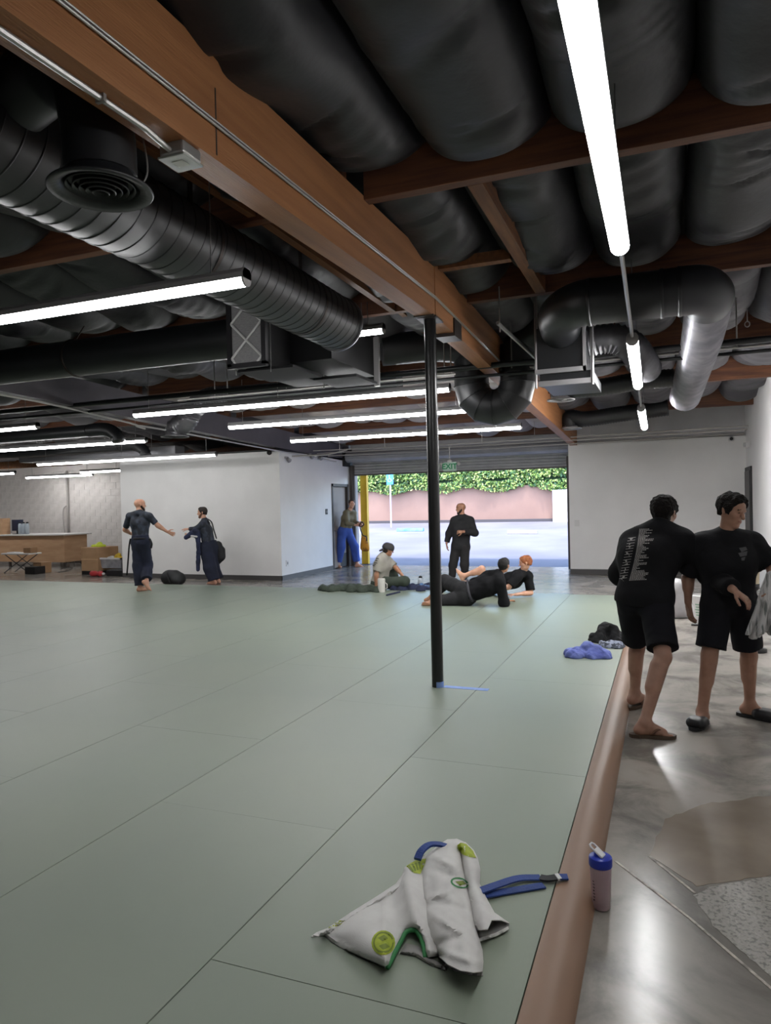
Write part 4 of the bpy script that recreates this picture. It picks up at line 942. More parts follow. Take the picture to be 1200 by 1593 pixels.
heap('black_shirt', (h1[0]-.02, h1[1]+.05), (.36, .26, .25), pm('black_cotton', '#151517', .9, c2='#1c1c1f', scale=8), 'crumpled black shirt behind the blue shirt at the mat edge', 'shirt', 21, rot=.3)
h2 = at(952, 1005, Z=MATZ)
heap('grey_cloth', (h2[0]+.01, h2[1]-.05), (.22, .12, .07), pm('mottled_grey_cloth', '#8d94a8', .9, c2='#40454f', scale=24, contrast=(.45, .55)), 'small mottled grey cloth between the blue and black shirts', 'cloth', 31, lob=5)
M_OLIV = pm('dark_olive_cotton', '#3f483d', .9, c2='#353d34', scale=6, bump=.4, bscale=50)
g0 = at(545, 918, Z=MATZ)
for i, (dx, dy, L, rt) in enumerate(((0, 0, 1.35, .05),)):
    heap('green_jacket', (g0[0]+.05, g0[1]-.1), (1.3, .42, .15), M_OLIV, 'dark green jacket spread out on the mat behind the white cup', 'jacket', 41, vox=.012, rot=.05, lob=12, amp=.02, freq=16)
n0 = at(640, 915, Z=MATZ)
M_NAVY = pm('navy_cotton', '#20243a', .9, c2='#2c3350', scale=8, bump=.3, bscale=50)
heap('navy_jacket', (n0[0]-.02, n0[1]-.15), (.95, .4, .13), M_NAVY, 'navy blue jacket heap on the mat behind the seated man', 'jacket', 51, vox=.012, rot=-.05, lob=9, amp=.018, freq=18)
heap('blue_towel', (at(668, 912, Z=MATZ)[0], n0[1]-.1), (.3, .25, .1), pm('steel_blue_cloth', '#5f7fa8', .9, c2='#34496b', scale=14), 'light blue cloth on the navy heap beside the black post', 'towel', 57, vox=.012, lob=5)
rod('belt_end', [at(602, 926, Z=MATZ+.01), at(610, 924, Z=MATZ+.01), at(622, 921, Z=MATZ+.01)], .018, M_NAVY, 'dark belt end lying on the mat right of the white cup', 'belt')
cc = at(594, 921, Z=MATZ)
wc = empty('white_cup', (cc[0], cc[1], MATZ), 'tall white cup standing on the mat behind the seated man', 'cup')
autosmooth(MB().lathe((cc[0], cc[1], MATZ), [(.001, 0), (.065, 0), (.068, .01), (.072, .23), (.066, .25), (.001, .255)], 24).build('body', pm('white_cup_plastic', '#cfccc6', .5), wc, smooth=True), .6)
MB().sweep([V3(cc[0]+.07, cc[1], MATZ+.05), V3(cc[0]+.11, cc[1], MATZ+.08), V3(cc[0]+.11, cc[1], MATZ+.15), V3(cc[0]+.07, cc[1], MATZ+.18)], .008, 6).build('handle', pm('white_cup_plastic', '#cfccc6'), wc, smooth=True)
wb2 = at(650, 916, Z=MATZ); wbz = MATZ
wt = empty('water_bottle', (wb2[0], wb2[1]+.12, wbz), 'small clear water bottle among the navy clothes left of the post', 'bottle')
q = V3(wb2[0], wb2[1]+.18, MATZ)
MB().lathe(q, [(.001, 0), (.05, 0), (.05, .15), (.04, .18), (.03, .19), (.001, .19)], 20).build('body', pm('pale_bottle', '#b9c2cc', .3), wt, smooth=True)
MB().lathe(q+[0, 0, .19], [(.034, 0), (.034, .035), (.001, .04)], 16).build('cap', M_DARK, wt, smooth=True)
# black backpack on the floor behind the mat edge
b0 = at(250, 909, Z=MATZ); bc = V3(b0[0], 13.0, 0)
bp = empty('black_backpack', bc, 'black rounded backpack resting on the floor below the partition', 'backpack')
blob('bag_body', [cone(bc+[-.16, 0, .14], bc+[.16, 0, .13], .15, .14), cone(bc+[-.1, 0, .18], bc+[.05, 0, .2], .14, .12), cone(bc+[.12, -.1, .1], bc+[.2, -.1, .08], .08)], .014, pm('black_nylon', '#17181a', .6), bp, k=.06, cuts=[(V3(0, 0, .003), V3(0, 0, -1))])
MB().sweep(ncatmull([bc+[-.1, -.1, .3], bc+[-.05, -.16, .25], bc+[0, -.17, .12], bc+[.03, -.15, .03]], 5), .012, 6).build('strap', M_DARK, bp, smooth=True)

# ================================================================== FAR LEFT: DESK, BOXES
M_PLY = pm('plywood', '#bf9a78', .6, c2='#b18b69', scale=2, stretch=(1, 1, 5))
dk_ = empty('reception_desk', (-17.6, 16.5, 0), 'plywood reception desk with a white top by the block wall', 'desk')
xa = at(100, 850, Y=16.2); xl = at(-40, 850, Y=16.2)
MB().box((xl[0], 16.2, .16), (xa[0], 16.24, .96), .004).build('front_panel', M_PLY, dk_)
MB().box((xa[0]-.04, 16.24, .16), (xa[0], 17.1, .96), .004).build('end_panel', M_PLY, dk_)
MB().box((xl[0]-.05, 16.1, .96), (xa[0]+.1, 17.2, 1.0), .006).build('worktop', pm('white_laminate', '#c9c6c4', .4), dk_)
for k in range(5):
    x = xa[0]-.15-k*1.1; MB().box((x-.03, 16.3, 0), (x+.03, 16.36, .16)).build('leg', M_GUIDE, dk_)
MB().box((xl[0], 16.22, .16), (at(4, 850, Y=16.2)[0], 16.5, 1.5)).build('raised_end', M_PLY, dk_)
mo = empty('monitor', (at(25, 840, Y=16.5)[0], 16.5, 1.0), 'dark computer monitor standing on the reception desk', 'monitor')
mx = at(26, 835, Y=16.5)[0]
MB().box((mx-.2, 16.5, 1.1), (mx+.25, 16.55, 1.45), .01).build('screen', pm('monitor_navy', '#1d2740', .35), mo)
MB().box((mx-.03, 16.52, 1.0), (mx+.03, 16.56, 1.15)).box((mx-.12, 16.45, 1.0), (mx+.12, 16.62, 1.015)).build('stand', M_DARK, mo)
cs_ = at(36, 835, Y=16.45)[0]
for k in range(3):
    x = cs_-.14+.15*k-.02
    o = empty('plastic_jar', (x+.3-.2, 16.4, 1.0), ['pale jar on the desk right of the monitor, leftmost of three', 'pale jar on the desk right of the monitor, middle of three', 'pale jar on the desk right of the monitor, rightmost of three'][k], 'jar', 'jars on the desk')
    MB().lathe((x+.1, 16.4, 1.0), [(.001, 0), (.055, 0), (.055, .28), (.035, .33), (.001, .33)], 14).build('jar', pm('pale_jar', '#a9b4bd', .35), o, smooth=True); MB().lathe((x+.1, 16.4, 1.33), [(.04, 0), (.04, .04), (.001, .045)], 12).build('lid', M_DARK, o, smooth=True)
ft = empty('folding_table', (at(26, 880, Z=0)[0], 15.2, 0), 'small white folding table with crossed black legs before the desk', 'table')
tx0, tx1 = at(6, 860, Y=14.6)[0], at(49, 860, Y=14.6)[0]; tz = at(25, 861, Y=14.6)[2]
MB().box((tx0, 14.5, tz-.03), (tx1, 14.95, tz+.01), .012).build('table_top', pm('white_table_plastic', '#d0cdca', .5), ft)
for y in (14.55, 14.9):
    MB().sweep([(tx0+.05, y, 0), (tx1-.1, y, tz-.03)], .012, 6).build('leg', M_DARK, ft); MB().sweep([(tx1-.05, y, 0), (tx0+.1, y, tz-.03)], .012, 6).build('leg', M_DARK, ft)
tag(MB().box((tx0+.12, 14.6, tz+.011), (tx0+.4, 14.8, tz+.03), .004).build('paper_stack', pm('white_paper', '#d8d6d6', .8)), 'white stack of papers on the folding table', 'papers')
tag(MB().box((tx1-.32, 14.62, tz+.011), (tx1-.05, 14.85, tz+.16), .006).build('small_carton', pm('brown_carton', '#a07c5c', .85)), 'small brown carton on the right of the folding table', 'box')
M_CARD = pm('cardboard', '#b5916f', .85, c2='#a88462', scale=3)
def carton(px0, px1, py0, py1, Y, dep, lab, col=None):
    a, b = at(px0, py1, Y=Y), at(px1, py0, Y=Y); z0 = 0; o = empty('cardboard_box', ((a[0]+b[0])/2, Y, z0), lab, 'box')
    z1 = b[2]; mm = col or M_CARD
    MB().box((a[0], Y, z0+.001), (b[0], Y+dep, z1), .006).build('body', mm, o)
    MB().box((a[0], Y-.004, (z0+z1)/2-.012), (b[0], Y-.001, (z0+z1)/2+.012)).build('tape', pm('box_tape', '#c8a27c', .4), o)
    MB().box((a[0]+.01, Y-.05, z1-.004), (b[0]-.01, Y+.0, z1+.004)).build('flap', mm, o); return o
pa_ = at(126, 895, Y=14.6); 
pal = tag(MB().box((at(127, 890, Y=14.5)[0], 14.5, 0), (at(145, 890, Y=14.5)[0]+.1, 15.0, .1), .006).build('box_base', M_DARK), 'dark low base under the tall cardboard box', 'base')
def carton2(px0, px1, py0, py1, Y, dep, lab, z0):
    a, b = at(px0, py1, Y=Y), at(px1, py0, Y=Y); o = empty('cardboard_box', ((a[0]+b[0])/2, Y, z0), lab, 'box')
    zm = b[2]
    MB().box((a[0], Y, z0), (b[0], Y+dep, zm), .006).build('body', M_CARD, o)
    MB().box((a[0], Y-.004, (z0+zm)/2-.015), (b[0], Y-.001, (z0+zm)/2+.015)).build('tape', pm('box_tape', '#c8a27c', .4), o)
    return o
cb = carton2(127, 152, 852, 890, 14.5, .75, 'tall brown cardboard box beside the partition', .1)
z_ = at(140, 852, Y=14.5)[2]; xq = at(155, 852, Y=14.9)[0]
heap('yellow_vest', (xq, 14.9), (.35, .25, .13), pm('hi_vis_yellow', '#c9d83a', .7), 'bright yellow-green vest on top of the tall cardboard box', 'vest', 61, vox=.014, z0=z_, lob=5, amp=.01)
carton(52, 64, 875, 892, 14.6, .35, 'small brown cardboard box on the floor before the desk')
carton(42, 52, 851, 859, 16.0-1.0, .2, 'small brown carton standing on the folding table') if False else None
dkb = tag(MB().box((at(36, 890, Y=14.3)[0], 14.35, 0), (at(52, 890, Y=14.3)[0], 14.7, .2), .01).build('black_crate', M_DARK), 'low black crate on the floor under the folding table', 'crate')
bn = empty('storage_bin', (at(172, 885, Y=14.7)[0], 14.9, .16), 'clear plastic storage bin full of gear by the partition', 'bin')
ba, bb2 = at(156, 880, Y=14.6), at(189, 869, Y=14.6)
m = MB(); zt, zb_ = bb2[2], .17
m.box((ba[0]+.04, 14.62, zb_), (bb2[0]-.04, 15.1, zb_+.01))
V = [(ba[0]+.04, 14.62, zb_), (bb2[0]-.04, 14.62, zb_), (bb2[0]-.04, 15.1, zb_), (ba[0]+.04, 15.1, zb_), (ba[0], 14.58, zt), (bb2[0], 14.58, zt), (bb2[0], 15.14, zt), (ba[0], 15.14, zt)]
m.add(V, [(0, 1, 5, 4), (1, 2, 6, 5), (2, 3, 7, 6), (3, 0, 4, 7)]); m.build('tub', pm('clear_plastic', '#b4b4ba', .25, alpha=.75, c2='#8f9097', scale=6), bn)
rm = MB()
for a, b in (((ba[0]-.02, 14.56), (bb2[0]+.02, 14.6)), ((ba[0]-.02, 15.1), (bb2[0]+.02, 15.16)), ((ba[0]-.02, 14.56), (ba[0]+.02, 15.16)), ((bb2[0]-.02, 14.56), (bb2[0]+.02, 15.16))): rm.box((a[0], a[1], zt-.02), (b[0], b[1], zt+.02))
rm.build('rim', pm('bin_rim', '#d3d3d6', .4), bn)
tr = tag(MB().box((at(165, 898, Y=14.3)[0], 14.3, 0), (at(190, 898, Y=14.3)[0], 15.2, .16), .03).build('black_tray', pm('black_plastic', '#202022', .5)), 'black plastic tray under the clear storage bin', 'tray')
for i, (px, col, lab, cat, zz) in enumerate(((164, '#3a2c28', 'dark brown glove on top of the storage bin', 'glove', .1), (173, '#c8c5c0', 'white rolled cloth in the storage bin', 'cloth', .12), (183, '#d2b038', 'yellow pad standing in the storage bin', 'pad', .22))):
    c = at(px, 868, Y=14.85); heap(['dark_glove', 'rolled_cloth', 'yellow_pad'][i], (c[0], 14.85), (.26, .2, zz), pm('gear%d' % i, col, .7), lab, cat, 70+i, vox=.014, z0=zt-.06, lob=4, amp=.008)
re = empty('red_dumbbell', at(151, 899, Z=0), 'red bottle-shaped roll lying on the floor beside the box base', 'roll')
ra, rb = at(142, 895, Y=14.15), at(160, 895, Y=14.15)
MB().lathe((ra[0], 14.15, .075), [(.001, 0), (.06, .0), (.072, .02), (.072, .16), (.05, .2), (.05, .24), (.07, .27), (.07, (rb[0]-ra[0])-.05), (.03, rb[0]-ra[0]), (.001, rb[0]-ra[0])], 18, axis=(1, 0, 0)).build('roll_body', pm('red_plastic', '#b23338', .5), re, smooth=True)
MB().lathe((rb[0], 14.15, .075), [(.03, -.01), (.03, .05), (.001, .05)], 12, axis=(1, 0, 0)).build('cap', pm('white_cap', '#d0cccc', .5), re, smooth=True)
# conduit and fittings on the block wall
wc2 = empty('wall_pipe', (at(106, 870, Y=17.95)[0], 17.95, .3), 'vertical pipe with a bent loop on the white block wall', 'pipe')
wx_ = at(106, 800, Y=17.95)[0]
MB().sweep([(wx_, 17.94, .35), (wx_, 17.94, 3.0)], .03, 8).build('riser', pm('wall_pipe_paint', '#a39e9a', .5), wc2, smooth=True)
MB().sweep(ncatmull([(wx_-.02, 17.9, 1.85), (wx_-.14, 17.9, 1.75), (wx_-.16, 17.9, 1.4), (wx_-.1, 17.9, .9), (wx_-.05, 17.9, .5)], 5), .02, 8).build('loop_pipe', pm('wall_pipe_paint', '#a39e9a'), wc2, smooth=True)
for k, (dx, z, s, c) in enumerate(((-.05, .45, .16, '#4a3f3c'), (.3, .55, .1, '#8a8480'), (.55, .4, .12, '#5d5552'), (.9, .5, .1, '#7c6f69'))):
    o = tag(MB().box((wx_+dx-s, 17.75, 0), (wx_+dx+s, 17.98, z), .02).build('valve_box', pm('valve%d' % k, c, .6)), ['dark valve assembly below the wall pipe', 'grey fitting right of the wall pipe', 'dark brown fitting left of the tall cardboard box', 'brown fitting half hidden by the tall cardboard box'][k], 'fitting', 'fittings on the block wall')
rod('floor_cord', ncatmull([at(95, 885, Z=.01), at(105, 882, Z=.01), at(112, 884, Z=.01), at(104, 888, Z=.01), at(90, 890, Z=.01)], 6), .012, M_GUIDE, 'loose cord on the floor right of the reception desk', 'cord')

# ================================================================== SIGNS, CAMERAS, SWITCHES
ex = at(700, 726, Y=15.45)
es = empty('exit_sign', (ex[0], ex[1], ex[2]-.13), 'small green and white exit sign hanging before the roll-up door', 'exit sign')
MB().box((ex[0]-.15, ex[1]-.02, ex[2]-.1), (ex[0]+.15, ex[1]+.02, ex[2]+.1), .008).build('panel', pm('exit_panel', '#9fb8a8', .4), es)
cu = bpy.data.curves.new('exit_text', 'FONT'); cu.body = 'EXIT'; cu.size = .17; cu.align_x = 'CENTER'; cu.align_y = 'CENTER'; cu.extrude = .003; cu.offset = .004
to = bpy.data.objects.new('exit_text', cu); COL.objects.link(to); bpy.context.view_layer.update()
me = bpy.data.meshes.new_from_object(to.evaluated_get(bpy.context.evaluated_depsgraph_get())); bpy.data.objects.remove(to)
me.materials.clear(); me.materials.append(pm('exit_green', '#0d7d4e', .5))
lt = bpy.data.objects.new('lettering', me); COL.objects.link(lt); lt.parent = es; lt.location = (0, -.024, .13); lt.rotation_euler = (math.pi/2, 0, 0)
MB().sweep([(ex[0], ex[1], ex[2]+.1), (ex[0], ex[1], 2.97)], .006, 6).build('stem', M_WPIPE, es)
MB().box((ex[0]-.05, ex[1]-.03, ex[2]+.1), (ex[0]+.05, ex[1]+.03, ex[2]+.14)).build('canopy', M_WPIPE, es)
for sx_ in (-1, 1): MB().lathe((ex[0]+sx_*.2, ex[1]-.02, ex[2]+.06), [(.001, 0), (.04, .0), (.045, .03), (.02, .06), (.001, .06)], 12, axis=(0, 1, 0)).build('lamp_head', M_WPIPE, es, smooth=True); 
MB().box((ex[0]-.2, ex[1], ex[2]+.05), (ex[0]+.2, ex[1]+.015, ex[2]+.07)).build('arm', M_WPIPE, es)
def wallcam(p, n, lab, r=.06, mt=None):
    o = empty('security_camera', p, lab, 'camera', 'small devices on the walls'); n = nrm(n)
    MB().lathe(p, [(r*.9, 0), (r, .02), (r*.9, .05), (.001, .055)], 18, axis=n).build('base', mt or pm('camera_white', '#c8c6c6', .4), o, smooth=True)
    MB().ell(np.array(p)+n*.06, r*.6, 12).build('lens_dome', M_DARK, o, smooth=True); return o
wallcam(at(420, 704, Y=YP-.001), (0, -1, 0), 'black dome camera on the partition near its top corner', .06, M_DARK)
wallcam(at(1138, 683, Y=YW-.001), (0, -1, 0), 'dome camera high on the back wall near the right corner', .06)
el = at(1167, 692, X=WR-.002); eo = empty('emergency_light', el, 'white emergency light high on the right wall by the corner', 'emergency light')
MB().box((WR-.08, el[1]-.13, el[2]-.05), (WR-.001, el[1]+.13, el[2]+.05), .012).build('body', pm('camera_white', '#c8c6c6'), eo)
MB().lathe((WR-.08, el[1]-.06, el[2]), [(.05, 0), (.045, .04), (.001, .05)], 14, axis=(-1, 0, 0)).build('lamp', M_CAPL, eo, smooth=True)
for px, py, lab in ((898, 814, 'white switch plate on the back wall right of the roll-up door'),):
    s_ = at(px, py, Y=YW-.001); o = empty('switch_plate', s_, lab, 'switch'); MB().box((s_[0]-.05, YW-.01, s_[2]-.07), (s_[0]+.05, YW-.001, s_[2]+.07), .003).build('plate', pm('plate_white', '#d5d3d1', .4), o); MB().box((s_[0]-.012, YW-.018, s_[2]-.02), (s_[0]+.012, YW-.01, s_[2]+.02)).build('toggle', pm('plate_white', '#d5d3d1'), o)
for px, py, lab, col in ((508, 796, 'small dark switch on the partition side wall', M_DARK), (447, 876, 'white outlet low on the partition corner', _M['plate_white'])):
    s_ = at(px, py, X=XP1+.001); o = empty('outlet', s_, lab, 'outlet'); MB().box((XP1, s_[1]-.06, s_[2]-.07), (XP1+.012, s_[1]+.06, s_[2]+.07), .003).build('plate', col, o); MB().box((XP1+.012, s_[1]-.02, s_[2]-.03), (XP1+.018, s_[1]+.02, s_[2]+.03)).build('socket', M_HOUS, o)
for i, (px, py) in enumerate(((446, 715), (482, 710), (496, 712))):
    s_ = at(px, py, X=XP1+.03); o = empty('flood_light', s_, ['small spot light at the partition corner, nearest of three', 'small spot light atop the partition side, middle of three', 'small spot light atop the partition side, farthest of three'][i], 'spot light', 'spot lights on the partition')
    MB().box((XP1, s_[1]-.05, s_[2]+.03), (XP1+.06, s_[1]+.05, s_[2]+.07)).build('bracket', M_HOUS, o); MB().lathe(s_+np.array([.05, 0, 0]), [(.001, -.04), (.04, -.04), (.055, .05), (.001, .05)], 12, axis=(.7, -.3, -.6)).build('head', M_HOUS, o, smooth=True)

# ================================================================== THINGS BEHIND THE TWO MEN AT RIGHT
bk = at(1088, 970, Z=0)
bu = empty('white_bucket', (bk[0]+.05, bk[1], 0), 'white plastic bucket with printed sides behind the men at right', 'bucket')
bkx, bky = bk[0]+.06, bk[1]
autosmooth(MB().lathe((bkx, bky, 0), [(.001, 0), (.125, 0), (.148, .36), (.156, .36), (.156, .38), (.14, .385), (.128, .02), (.001, .02)], 28).build('pail', pm('bucket_white', '#dedcdc', .4), bu, smooth=True), .7)
MB().sweep([(bkx+.155*math.cos(a), bky+.155*math.sin(a)*.6, .33-.14*abs(math.sin(a))) for a in np.linspace(math.pi, 2*math.pi, 14)], .005, 6).build('handle', M_GALV, bu, smooth=True)
m = MB()
for k in range(5):
    z = .12+.035*k; w = .35+.1*(k % 3)
    aa = np.linspace(4.1-w/2, 4.1+w/2, 6); r_ = .1265+z*.064+.002
    m.add([(bkx+r_*math.cos(a), bky+r_*math.sin(a), zz) for a in aa for zz in (z, z+.015)], [(2*i, 2*i+2, 2*i+3, 2*i+1) for i in range(5)])
m.build('printed_lines', pm('bucket_print', '#8fb09a', .6), bu)
MB().box((bkx-.16, bky-.2, .001), (bkx-.02, bky-.14, .02), .004).build('paint_tray', M_DARK, bu)
cb0 = at(1052, 960, Z=0); ccx = cb0[0]; ccy = cb0[1]
blob('plastic_bag', [cone((ccx, ccy, .1), (ccx+.02, ccy, .42), .16, .13), cone((ccx+.06, ccy, .1), (ccx+.08, ccy, .3), .14, .1)], .016, pm('milky_plastic', '#b4b2b3', .35, c2='#a3a1a4', scale=6), None, 'milky translucent plastic bag standing on the floor between the men', 'bag', k=.05, noise=[(.012, 18, 5)], cuts=[(V3(0, 0, .002), V3(0, 0, -1))])
tw = at(1178, 930, Y=8.6)
ps = empty('paper_roll_stand', (tw[0], 8.6, 0), 'cream paper roll on a dark stand behind the man at far right', 'paper roll')
t_, b_ = at(1176, 862, Y=8.6)[2], at(1176, 908, Y=8.6)[2]
autosmooth(MB().lathe((tw[0]-.03, 8.6, b_), [(.001, 0), (.055, 0), (.055, .02), (.06, .12), (.075, .14), (.075, t_-b_), (.02, t_-b_), (.001, t_-b_-.02)], 22).build('roll', pm('cream_paper', '#c7b9a0', .8, c2='#bdae95', scale=8), ps, smooth=True), .6)
MB().lathe((tw[0]-.03, 8.6, 0), [(.12, 0), (.12, .03), (.03, .05), (.03, b_-.08), (.06, b_-.05), (.06, b_), (.001, b_)], 18).build('stand', M_DARK, ps, smooth=True)

# ================================================================== PEOPLE
def skin(name, c, c2): return pm(name, c, .5, c2=c2, scale=14, sub=.06, spec=.35)
SK_BR = skin('brown_skin', '#a17c69', '#957060'); SK_BR2 = skin('warm_brown_skin', '#a07a66', '#946e5b')
SK_LT = skin('light_skin', '#cf9f86', '#c4927a'); SK_PK = skin('fair_skin', '#d9a98f', '#cf9b82'); SK_TN = skin('tan_skin', '#b5866b', '#a97a60')
M_EYE = pm('dark_eye', '#1d1512', .25); M_EYEW = pm('eye_white', '#cfc8c2', .3); M_LIP = pm('lip', '#8f564b', .5)
def hand_prims(w, d, n, s=1., curl=.35, thumb=1, sp=.16, fr=.0088):
    """palm + four fingers + thumb. d: direction of the hand, n: direction the palm faces, thumb: +1/-1 side"""
    d = nrm(d); n = nrm(np.array(n)-d*(np.array(n)@d)); t = np.cross(d, n)*thumb; P = []
    for o, r in ((-.026, .0145), (0, .0155), (.026, .0145)):
        P.append(cone(w+t*o*.55*s, w+d*.082*s+t*o*s, r*s, r*.92*s, k=.012))
    L = (.064, .074, .068, .052)
    for i, l in enumerate(L):
        o = .031-.0207*i; a = w+d*.084*s+t*o*s; dd = nrm(d+t*(.5-i/3)*sp*1.6)
        d1 = nrm(dd+n*curl); d2 = nrm(dd+n*curl*2.6); d3 = nrm(dd*.8+n*curl*4.)
        b = a+d1*l*.48*s; c = b+d2*l*.32*s; e = c+d3*l*.25*s
        P += [cone(a, b, fr*s*1.05, fr*s, k=.005), cone(b, c, fr*s, fr*.92*s, k=.005), cone(c, e, fr*.92*s, fr*.8*s, k=.005)]
    a = w+d*.018*s+t*.026*s; b = a+nrm(d*.7+t*.9+n*.35)*.042*s; c = b+nrm(d+t*.45+n*.4)*.034*s; e = c+nrm(d+t*.1+n*.5)*.024*s
    P += [cone(a, b, .014*s, .0115*s, k=.012), cone(b, c, .0112*s, .0098*s, k=.005), cone(c, e, .0098*s, .0082*s, k=.005)]
    return P
def foot_prims(ank, d, s=1., up=(0, 0, 1), toes=True, side=1):
    d = nrm(d); up = nrm(np.array(up, float)-d*(np.array(up)@d)); t = np.cross(d, up)*side; h = ank-up*.045*s
    P = [cone(ank, h-d*.03*s, .038*s, .034*s), cone(h-d*.035*s-up*.005*s, h+d*.13*s-up*.012*s+t*.012*s, .031*s, .021*s), cone(h-d*.02*s, h+d*.12*s-up*.014*s-t*.02*s, .028*s, .018*s), cone(ank+d*.02*s-up*.008*s, h+d*.12*s, .032*s, .02*s)]
    if toes:
        for i in range(5):
            a = h+d*(.125-.012*i)*s+t*(.03-.017*i)*s-up*.016*s; b = a+d*(.05-.006*i)*s-up*.004*s; P.append(cone(a, b, (.0125 if i == 0 else .0095)*s, (.0115 if i == 0 else .0085)*s, k=.006))
    else: P.append(cone(h+d*.1*s-up*.012*s, h+d*.16*s-up*.016*s, .024*s, .018*s, sq=(up, 1.25)))
    return P
def head_prims(c, f, u, s=1.):
    f = nrm(f); u = nrm(np.array(u, float)-f*(np.array(u)@f)); r = np.cross(f, u)
    P = [cone(c+u*.03*s-f*.022*s, c+u*.033*s+f*.022*s, .083*s, .077*s, sq=(r, 1.10)), cone(c-u*.01*s+f*.02*s, c-u*.055*s+f*.036*s, .066*s, .052*s, sq=(r, 1.08), k=.02),
         cone(c-u*.06*s+f*.035*s, c-u*.098*s+f*.068*s, .044*s, .023*s, k=.025),
         cone(c+u*.022*s+f*.086*s-r*.03*s, c+u*.022*s+f*.086*s+r*.03*s, .012*s, k=.014),
         cone(c+u*.012*s+f*.09*s, c-u*.03*s+f*.110*s, .008*s, .0135*s, k=.008),
         cone(c-u*.066*s+f*.086*s-r*.014*s, c-u*.066*s+f*.086*s+r*.014*s, .0095*s, k=.008),
         cone(c-u*.052*s+f*.085*s-r*.013*s, c-u*.052*s+f*.085*s+r*.013*s, .008*s, k=.008)]
    for q in (-1, 1):
        P.append(cone(c+r*q*.079*s+u*.012*s-f*.008*s, c+r*q*.077*s-u*.022*s-f*.002*s, .019*s, .012*s, sq=(r, 1.9), k=.006))
        P.append(cone(c+r*q*.04*s-u*.02*s+f*.058*s, c+r*q*.045*s-u*.012*s+f*.05*s, .026*s, k=.02))
    return P
def hair_prims(c, f, u, s=1., puff=.012, front=.045, nape=.05):
    f = nrm(f); u = nrm(np.array(u, float)-f*(np.array(u)@f)); r = np.cross(f, u)
    R = .083*s+puff
    cut = [(c+f*front*s+u*.02*s, nrm(f-u*.5)), (c-u*(nape+.03)*s, nrm(-u+f*.3))]; R0 = .083*s+min(puff, .007)
    P = [cone(c+u*.03*s-f*.024*s, c+u*.033*s+f*.02*s, R0, R0-.004, sq=(r, 1.09), cut=cut), cone(c-f*.03*s, c-u*.03*s-f*.036*s, R0*.92, R0*.72, sq=(r, 1.08), cut=cut),
         cone(c+u*.05*s-f*.032*s, c+u*.054*s+f*.022*s, .068*s+puff, .066*s+puff, sq=(r, 1.05), cut=[cut[0], (c+u*.012*s, nrm(-u+f*.15))])]
    return P
class Body: pass
